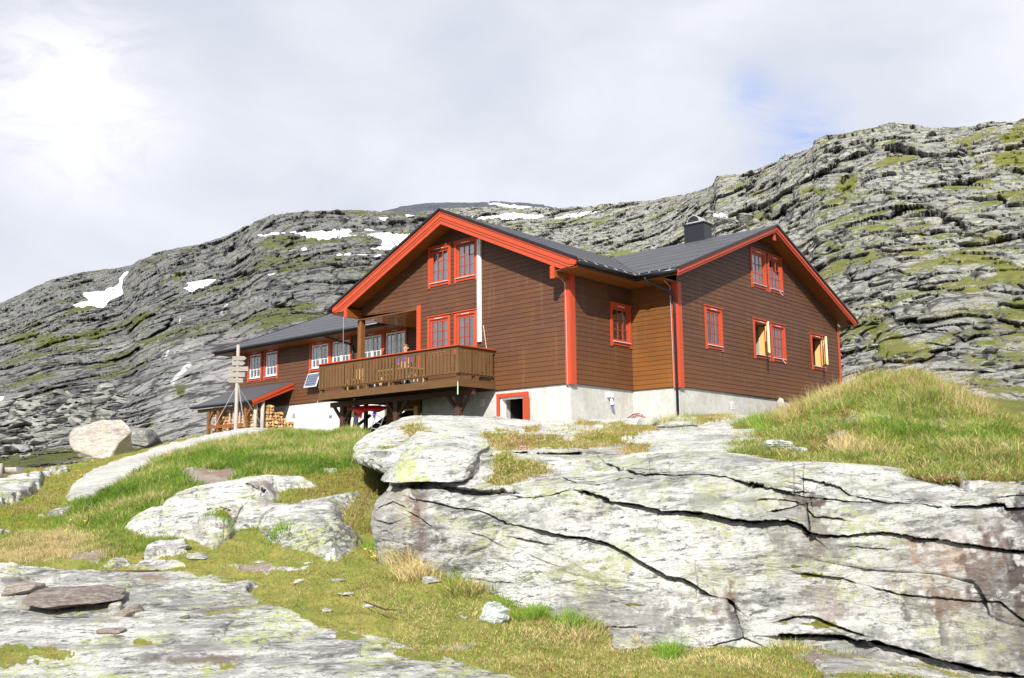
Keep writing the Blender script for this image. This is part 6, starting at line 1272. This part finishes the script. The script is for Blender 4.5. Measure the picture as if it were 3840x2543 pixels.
# stake, board, hose
p=rock_np((.085,.07,.22),81,cuts=6,nu=30,nv=24,rough=.05); c=at(1807,942,20.4); tag(ob_from('stump',(rot(p,0,0,.15)@FR).reshape(-1,3)+c,sph_faces(30,24),M['grey'],None,True,loc=c),'bleached grey wooden stump leaning at the edge of the mound','stump')
mb=MB(); mb.bar(at(1690,968,27),at(1755,961,27),.12,.03); mb.bar(at(1700,972,26.8),at(1745,972,26.8),.1,.03); single('plank',mb,'greyh',at(1720,966,27),'grey plank lying at the base of the right wing beside the mound','plank')
mb=MB()
for k in range(7):
    pts=[]; o_=k*.03
    for j in range(15):
        u=j/14.; x=1443+u*64+k*1.2; y=979-24*math.sin(math.pi*min(u*1.08,1))**.7+k*1.1+u*2; pts.append(at(x,y,26.3+.05*(k%3)+.2*u))
    mb.tube(pts,.02,6)
single('hose',mb,'hose',at(1475,965,26.3),'dark red hose coil draped over a pale stone at the inner corner','hose',smooth=True)
# below the porch: tarp, cloth, ladder, skis
def drape(name,pts,m,label,cat,sag=.0,loc=None,seed=1):
    """pts: rows of pixel triples (x,y,t) -> thick-ish cloth"""
    s_=Sheet(pts,26,44); s_.P+=s_.view()*(.06*fbm(s_.P*5,3,seed))[...,None]
    me_o=s_.build(name,M[m],{},None,label,cat,True,loc=s_.P.reshape(-1,3).mean(0)); del me_o['category']; me_o['category']=cat
    md=me_o.modifiers.new('thickness','SOLIDIFY'); md.thickness=.012; return me_o
r4=lambda a,b,t: ((1150+a/2.96)/D,(1200+b/2.96)/D,t)
drape('tarpaulin',[[r4(470,1000,34.6),r4(520,1008,34.5),r4(600,1095,34.4),r4(625,1030,34.3),r4(700,1012,34.2),r4(790,1025,34.1),r4(880,992,34)],[r4(474,990,34.6),r4(525,985,34.5),r4(590,1010,34.3),r4(640,1000,34.2),r4(705,990,34.1),r4(780,985,34),r4(888,978,33.9)],[r4(485,975,34.8),r4(535,960,34.7),r4(600,955,34.6),r4(660,950,34.5),r4(730,948,34.4),r4(800,950,34.3),r4(896,962,34.2)]],'redtarp','red tarpaulin slung under the balcony above the stairs','tarpaulin',seed=5)
drape('purple_cloth',[[r4(745,1095,33.9),r4(752,1100,33.9),r4(762,1092,33.9)],[r4(728,1050,33.9),r4(745,1055,33.8),r4(772,1050,33.9)],[r4(740,1020,33.9),r4(755,1018,33.9),r4(775,1020,33.9)]],'purple','strip of purple cloth hanging below the red tarpaulin','cloth',seed=6)
q4=lambda a,b,t: at(*[np.float64(v) for v in r4(a,b,t)])
lad=empty('ladder',q4(730,1300,32.6),'thin metal ladder leaning in front of the stairs under the porch','ladder')
for a,b in (((776,1030),(680,1315)),((858,1075),(765,1310))):
    m=MB(); m.tube([q4(*a,33.1),q4(*b,32.5)],.017,6); part('rail',m,'alu',lad)
for f in (.08,.35,.6,.85):
    a=q4(776-96*f,1030+285*f,33.1-.6*f); b=q4(858-93*f,1075+235*f,33.1-.6*f); m=MB(); m.tube([a,b],.014,6); part('rung',m,'alu',lad)
m=MB(); m.bar(q4(250,1195,35.5),q4(258,1065,35.6),.05,.03); m.bar(q4(268,1195,35.4),q4(272,1062,35.5),.05,.03); m.bar(q4(244,1066,35.5),q4(280,1062,35.5),.04,.03); single('skis',m,'white',q4(260,1195,35.5),'pair of short white posts against the pale base wall','posts')
m=MB(); m.ob(q4(478,1255,34.6),S_*.16,Z_*1.35+S_*.12,Q_*.03); single('board',m,'palewood',q4(485,1250,34.6),'pale upright board leaning left of the porch stairs','board')
m=MB(); m.ob(q4(505,1255,34.4),S_*.18,Z_*1.3+S_*.10,Q_*.03); single('board',m,'dkcloth',q4(515,1250,34.4),'dark upright board leaning beside the pale one','board')
m=MB(); m.tube([q4(430,1240,34.2),q4(470,1075,34.3)],.012,5); m.tube([q4(450,1245,34.2),q4(500,1070,34.3)],.012,5); single('ski_poles',m,'black',q4(445,1240,34.2),'pair of thin dark poles leaning by the first balcony post','poles')
m=MB(); m.tube([(-3.10,-1.76,.16),(-3.10,-1.765,-.24)],[.012,.02],6); single('cord',m,'green',(-3.1,-1.76,0),'pale green cord hanging from the front corner of the balcony','cord'); m=MB(); m.tube([(-10.2,-1.76,.02),(-10.2,-1.765,-.25)],[.008,.012],6); single('cord',m,'green',(-10.2,-1.76,0),'thin green cord hanging from the far end of the balcony','cord')
# deck furniture
tb_=empty('table',(-7.3,-.4,.28),'pine table behind the balcony railing','table')
m=MB(); m.box(-8.2,-6.5,-.75,-.05,.98,1.02); part('tabletop',m,'pine',tb_)
for x in (-8.1,-6.65):
    m=MB(); m.bar((x,-.7,.28),(x,-.45,.98),.08,.05); m.bar((x,-.1,.28),(x,-.35,.98),.08,.05); part('leg',m,'pine',tb_)
for yy,lb in ((-1.25,'pine bench between the table and the railing'),(.75,'pine bench behind the deck table, by the wing wall')):
    bn=empty('bench',(-7.4,yy,.28),lb,'bench'); m=MB(); m.box(-8.2,-6.6,yy-.13,yy+.13,.70,.74); part('seat',m,'pine',bn)
    for x in (-8.0,-6.8): m=MB(); m.box(x,x+.05,yy-.11,yy+.11,.281,.70); part('leg',m,'pine',bn)
bn=empty('chair',(-9.0,-1.0,.28),'orange pine deck chair near the far end of the balcony','chair'); m=MB(); m.box(-9.3,-8.8,-1.2,-.8,.70,.74); part('seat',m,'pine',bn); m=MB(); 
for k in range(4): m.box(-9.28+k*.12,-9.20+k*.12,-.82,-.79,.75,1.15)
part('backrest',m,'pine',bn)
for x in (-9.28,-8.86): m=MB(); m.box(x,x+.05,-1.18,-.82,.281,.70); part('leg',m,'pine',bn)
m=MB(); m.box(-5.55,-5.22,-1.5,-1.2,.281,.52); single('box',m,'palewood',(-5.4,-1.35,.281),'pale wooden box on the deck behind the railing','box')
for x,lb in ((-7.65,'left of two teal tin lanterns on the balcony deck'),(-7.43,'right of two teal tin lanterns on the balcony deck')):
    ln=empty('lantern',(x,-1.45,.281),lb,'lantern'); m=MB(); m.tube([(x,-1.45,.281),(x,-1.45,.33),(x,-1.45,.345)],[.075,.075,.05],12); part('base',m,'teal',ln); m=MB(); m.tube([(x,-1.45,.346),(x,-1.45,.44)],[.05,.05],12); part('globe',m,'steel',ln); m=MB(); m.tube([(x,-1.45,.441),(x,-1.45,.47),(x,-1.45,.50)],[.07,.06,.02],12); part('cap',m,'teal',ln)
pk=empty('backpack',(-6.1,-1.2,.281),'dark backpack lying on the deck beside the pale box','backpack')
p=rock_np((.28,.18,.16),91,cuts=4,nu=36,nv=22,box=.4,rough=.06); ob_from('body',(p.reshape(-1,3)+np.array((-6.1,-1.2,.42))),sph_faces(36,22),M['dkcloth'],pk,True)
p=rock_np((.12,.05,.09),92,cuts=3,nu=24,nv=16,box=.4,rough=.05); ob_from('front_pocket',(p.reshape(-1,3)+np.array((-6.0,-1.40,.41))),sph_faces(24,16),M['steel'],pk,True)
m=MB(); m.tube([(-6.25,-1.36,.45),(-6.2,-1.45,.54),(-6.1,-1.42,.58),(-6.02,-1.34,.52)],.012,6); part('strap',m,'purple',pk)
# ================================================================== PEOPLE
def skin_mesh(name,J,E,m,parent=None,sub=2,loc=None,label=None):
    """J: {key:(x,y,z,r)}"""
    ks=list(J); me=bpy.data.meshes.new(name); L=np.array(loc if loc is not None else (0,0,0)); pl=rootloc(parent) if parent is not None else L
    me.from_pydata([tuple(np.array(J[k][:3])) for k in ks],[(ks.index(a),ks.index(b)) for a,b in E],[]); me.materials.append(m)
    o=bpy.data.objects.new(name,me); col.objects.link(o); sm=o.modifiers.new('skin','SKIN'); 
    if not me.skin_vertices: bpy.context.view_layer.objects.active=o; 
    sv=me.skin_vertices[0].data if me.skin_vertices else None
    for i,k in enumerate(ks): sv[i].radius=(J[k][3],J[k][4] if len(J[k])>4 else J[k][3]); sv[i].use_root=(i==0)
    s2=o.modifiers.new('sub','SUBSURF'); s2.levels=sub; s2.render_levels=sub
    if parent is not None: o.parent=parent
    for a in range(1): pass
    o.location=(0,0,0) if parent is not None else tuple(L)
    me.shade_smooth(); return o
PL=np.array((-8.02,.50,.281))
per=None
Jb={'pel':(0,0,.95,.14,.10),'sp':(0,.0,1.15,.13,.095),'ch':(0,.01,1.34,.165,.11),'nk':(0,0,1.50,.055),'hd0':(.02,-.03,1.57,.07,.075),'hd1':(.02,-.03,1.66,.082,.095),'hd2':(.02,-.02,1.74,.06,.07),
 'shl':(-.17,.0,1.40,.06),'ell':(-.25,-.04,1.14,.045),'wrl':(-.20,-.26,1.02,.03),'hal':(-.18,-.34,1.02,.035),'shr':(.17,.0,1.40,.06),'elr':(.25,-.04,1.14,.045),'wrr':(.20,-.26,1.02,.03),'har':(.18,-.34,1.02,.035),
 'hpl':(-.10,0,.88,.095),'knl':(-.11,-.03,.48,.065),'anl':(-.11,.02,.09,.045),'tol':(-.12,-.16,.04,.04),'hpr':(.10,0,.88,.095),'knr':(.11,-.03,.48,.065),'anr':(.11,.02,.09,.045),'tor':(.12,-.16,.04,.04)}
# the body is turned a little towards the camera (right and down)
def turn(J,a,P):
    c,s_=math.cos(a),math.sin(a); return {k:(v[0]*c-v[1]*s_+P[0],v[0]*s_+v[1]*c+P[1],v[2]+P[2],*v[3:]) for k,v in J.items()}
EB=[('pel','sp'),('sp','ch'),('ch','nk'),('nk','hd0'),('hd0','hd1'),('hd1','hd2'),('ch','shl'),('shl','ell'),('ell','wrl'),('wrl','hal'),('ch','shr'),('shr','elr'),('elr','wrr'),('wrr','har'),('pel','hpl'),('hpl','knl'),('knl','anl'),('anl','tol'),('pel','hpr'),('hpr','knr'),('knr','anr'),('anr','tor')]
for side,sx in (('l',-1),('r',1)):
    for f in range(5):
        off=(f-2)*.016 if f<4 else -.05*sx; z=1.015-.006*abs(f-1.5) if f<4 else 1.02; ln=(.07,.085,.08,.065,.04)[f]
        Jb['f%s%da'%(side,f)]=(sx*.18+off,-.375 if f<4 else -.35,z,.010); Jb['f%s%db'%(side,f)]=(sx*.18+off*1.2,-.375-ln*.6,z-.012,.009); Jb['f%s%dc'%(side,f)]=(sx*.18+off*1.2,-.375-ln*.8,z-.04,.007)
        EB+= [('ha'+side,'f%s%da'%(side,f)),('f%s%da'%(side,f),'f%s%db'%(side,f)),('f%s%db'%(side,f),'f%s%dc'%(side,f))]
per=skin_mesh('person',turn(Jb,.55,(0,0,0)),EB,M['skin'],None,1,loc=PL)
tag(per,'person in a purple top standing behind the balcony railing, head turned outward','person')
Jc={k:Jb[k] for k in ('pel','sp','ch','shl','ell','shr','elr')}; Jc={k:(*v[:3],*[q*1.14+.008 for q in v[3:]]) for k,v in Jc.items()}; Jc['nk0']=(0,0,1.455,.085); Jc['wrl']=(-.21,-.22,1.03,.045); Jc['wrr']=(.21,-.22,1.03,.045)
skin_mesh('jacket',turn(Jc,.55,(0,0,0)),[('pel','sp'),('sp','ch'),('ch','nk0'),('ch','shl'),('shl','ell'),('ell','wrl'),('ch','shr'),('shr','elr'),('elr','wrr')],M['purple'],per,1)
Jt={k:(*Jb[k][:3],*[q*1.12+.006 for q in Jb[k][3:]]) for k in ('pel','hpl','knl','anl','hpr','knr','anr')}
skin_mesh('trousers',turn(Jt,.55,(0,0,0)),[('pel','hpl'),('hpl','knl'),('knl','anl'),('pel','hpr'),('hpr','knr'),('knr','anr')],M['dkcloth'],per,1)
p=rock_np((.088,.105,.10),95,cuts=0,nu=32,nv=20,box=.1,rough=.06); p=p.reshape(-1,3); p[:,2]=np.where(p[:,1]<-.02,np.maximum(p[:,2],.03),np.maximum(p[:,2],-.06)); p=p+np.array((.02,-.012,1.70)); c,s_=math.cos(.55),math.sin(.55); p=np.stack([p[:,0]*c-p[:,1]*s_,p[:,0]*s_+p[:,1]*c,p[:,2]],1); h_=ob_from('hair',p+PL,sph_faces(32,20),M['hair'],per,True)
def headpt(x,y,z): return PL+np.array([x*c-y*s_,x*s_+y*c,z])
m=MB(); m.tube([headpt(.02,-.115,1.665),headpt(.02,-.145,1.635),headpt(.02,-.118,1.63)],[.008,.015,.012],8); part('nose',m,'skin',per,smooth=True)
m=MB()
for sx in (-.03,.03): m.tube([headpt(.02+sx-.011,-.118,1.672),headpt(.02+sx+.011,-.118,1.672)],.0065,8)
part('eyes',m,'dark',per); m=MB(); m.tube([headpt(-.005,-.112,1.598),headpt(.045,-.112,1.598)],.006,6); part('mouth',m,'redtarp',per)
m=MB()
for sx in (-.085,.085): m.tube([headpt(.02+sx,-.03,1.63),headpt(.02+sx*1.1,-.025,1.675)],[.014,.018],8)
part('ears',m,'skin',per,smooth=True)
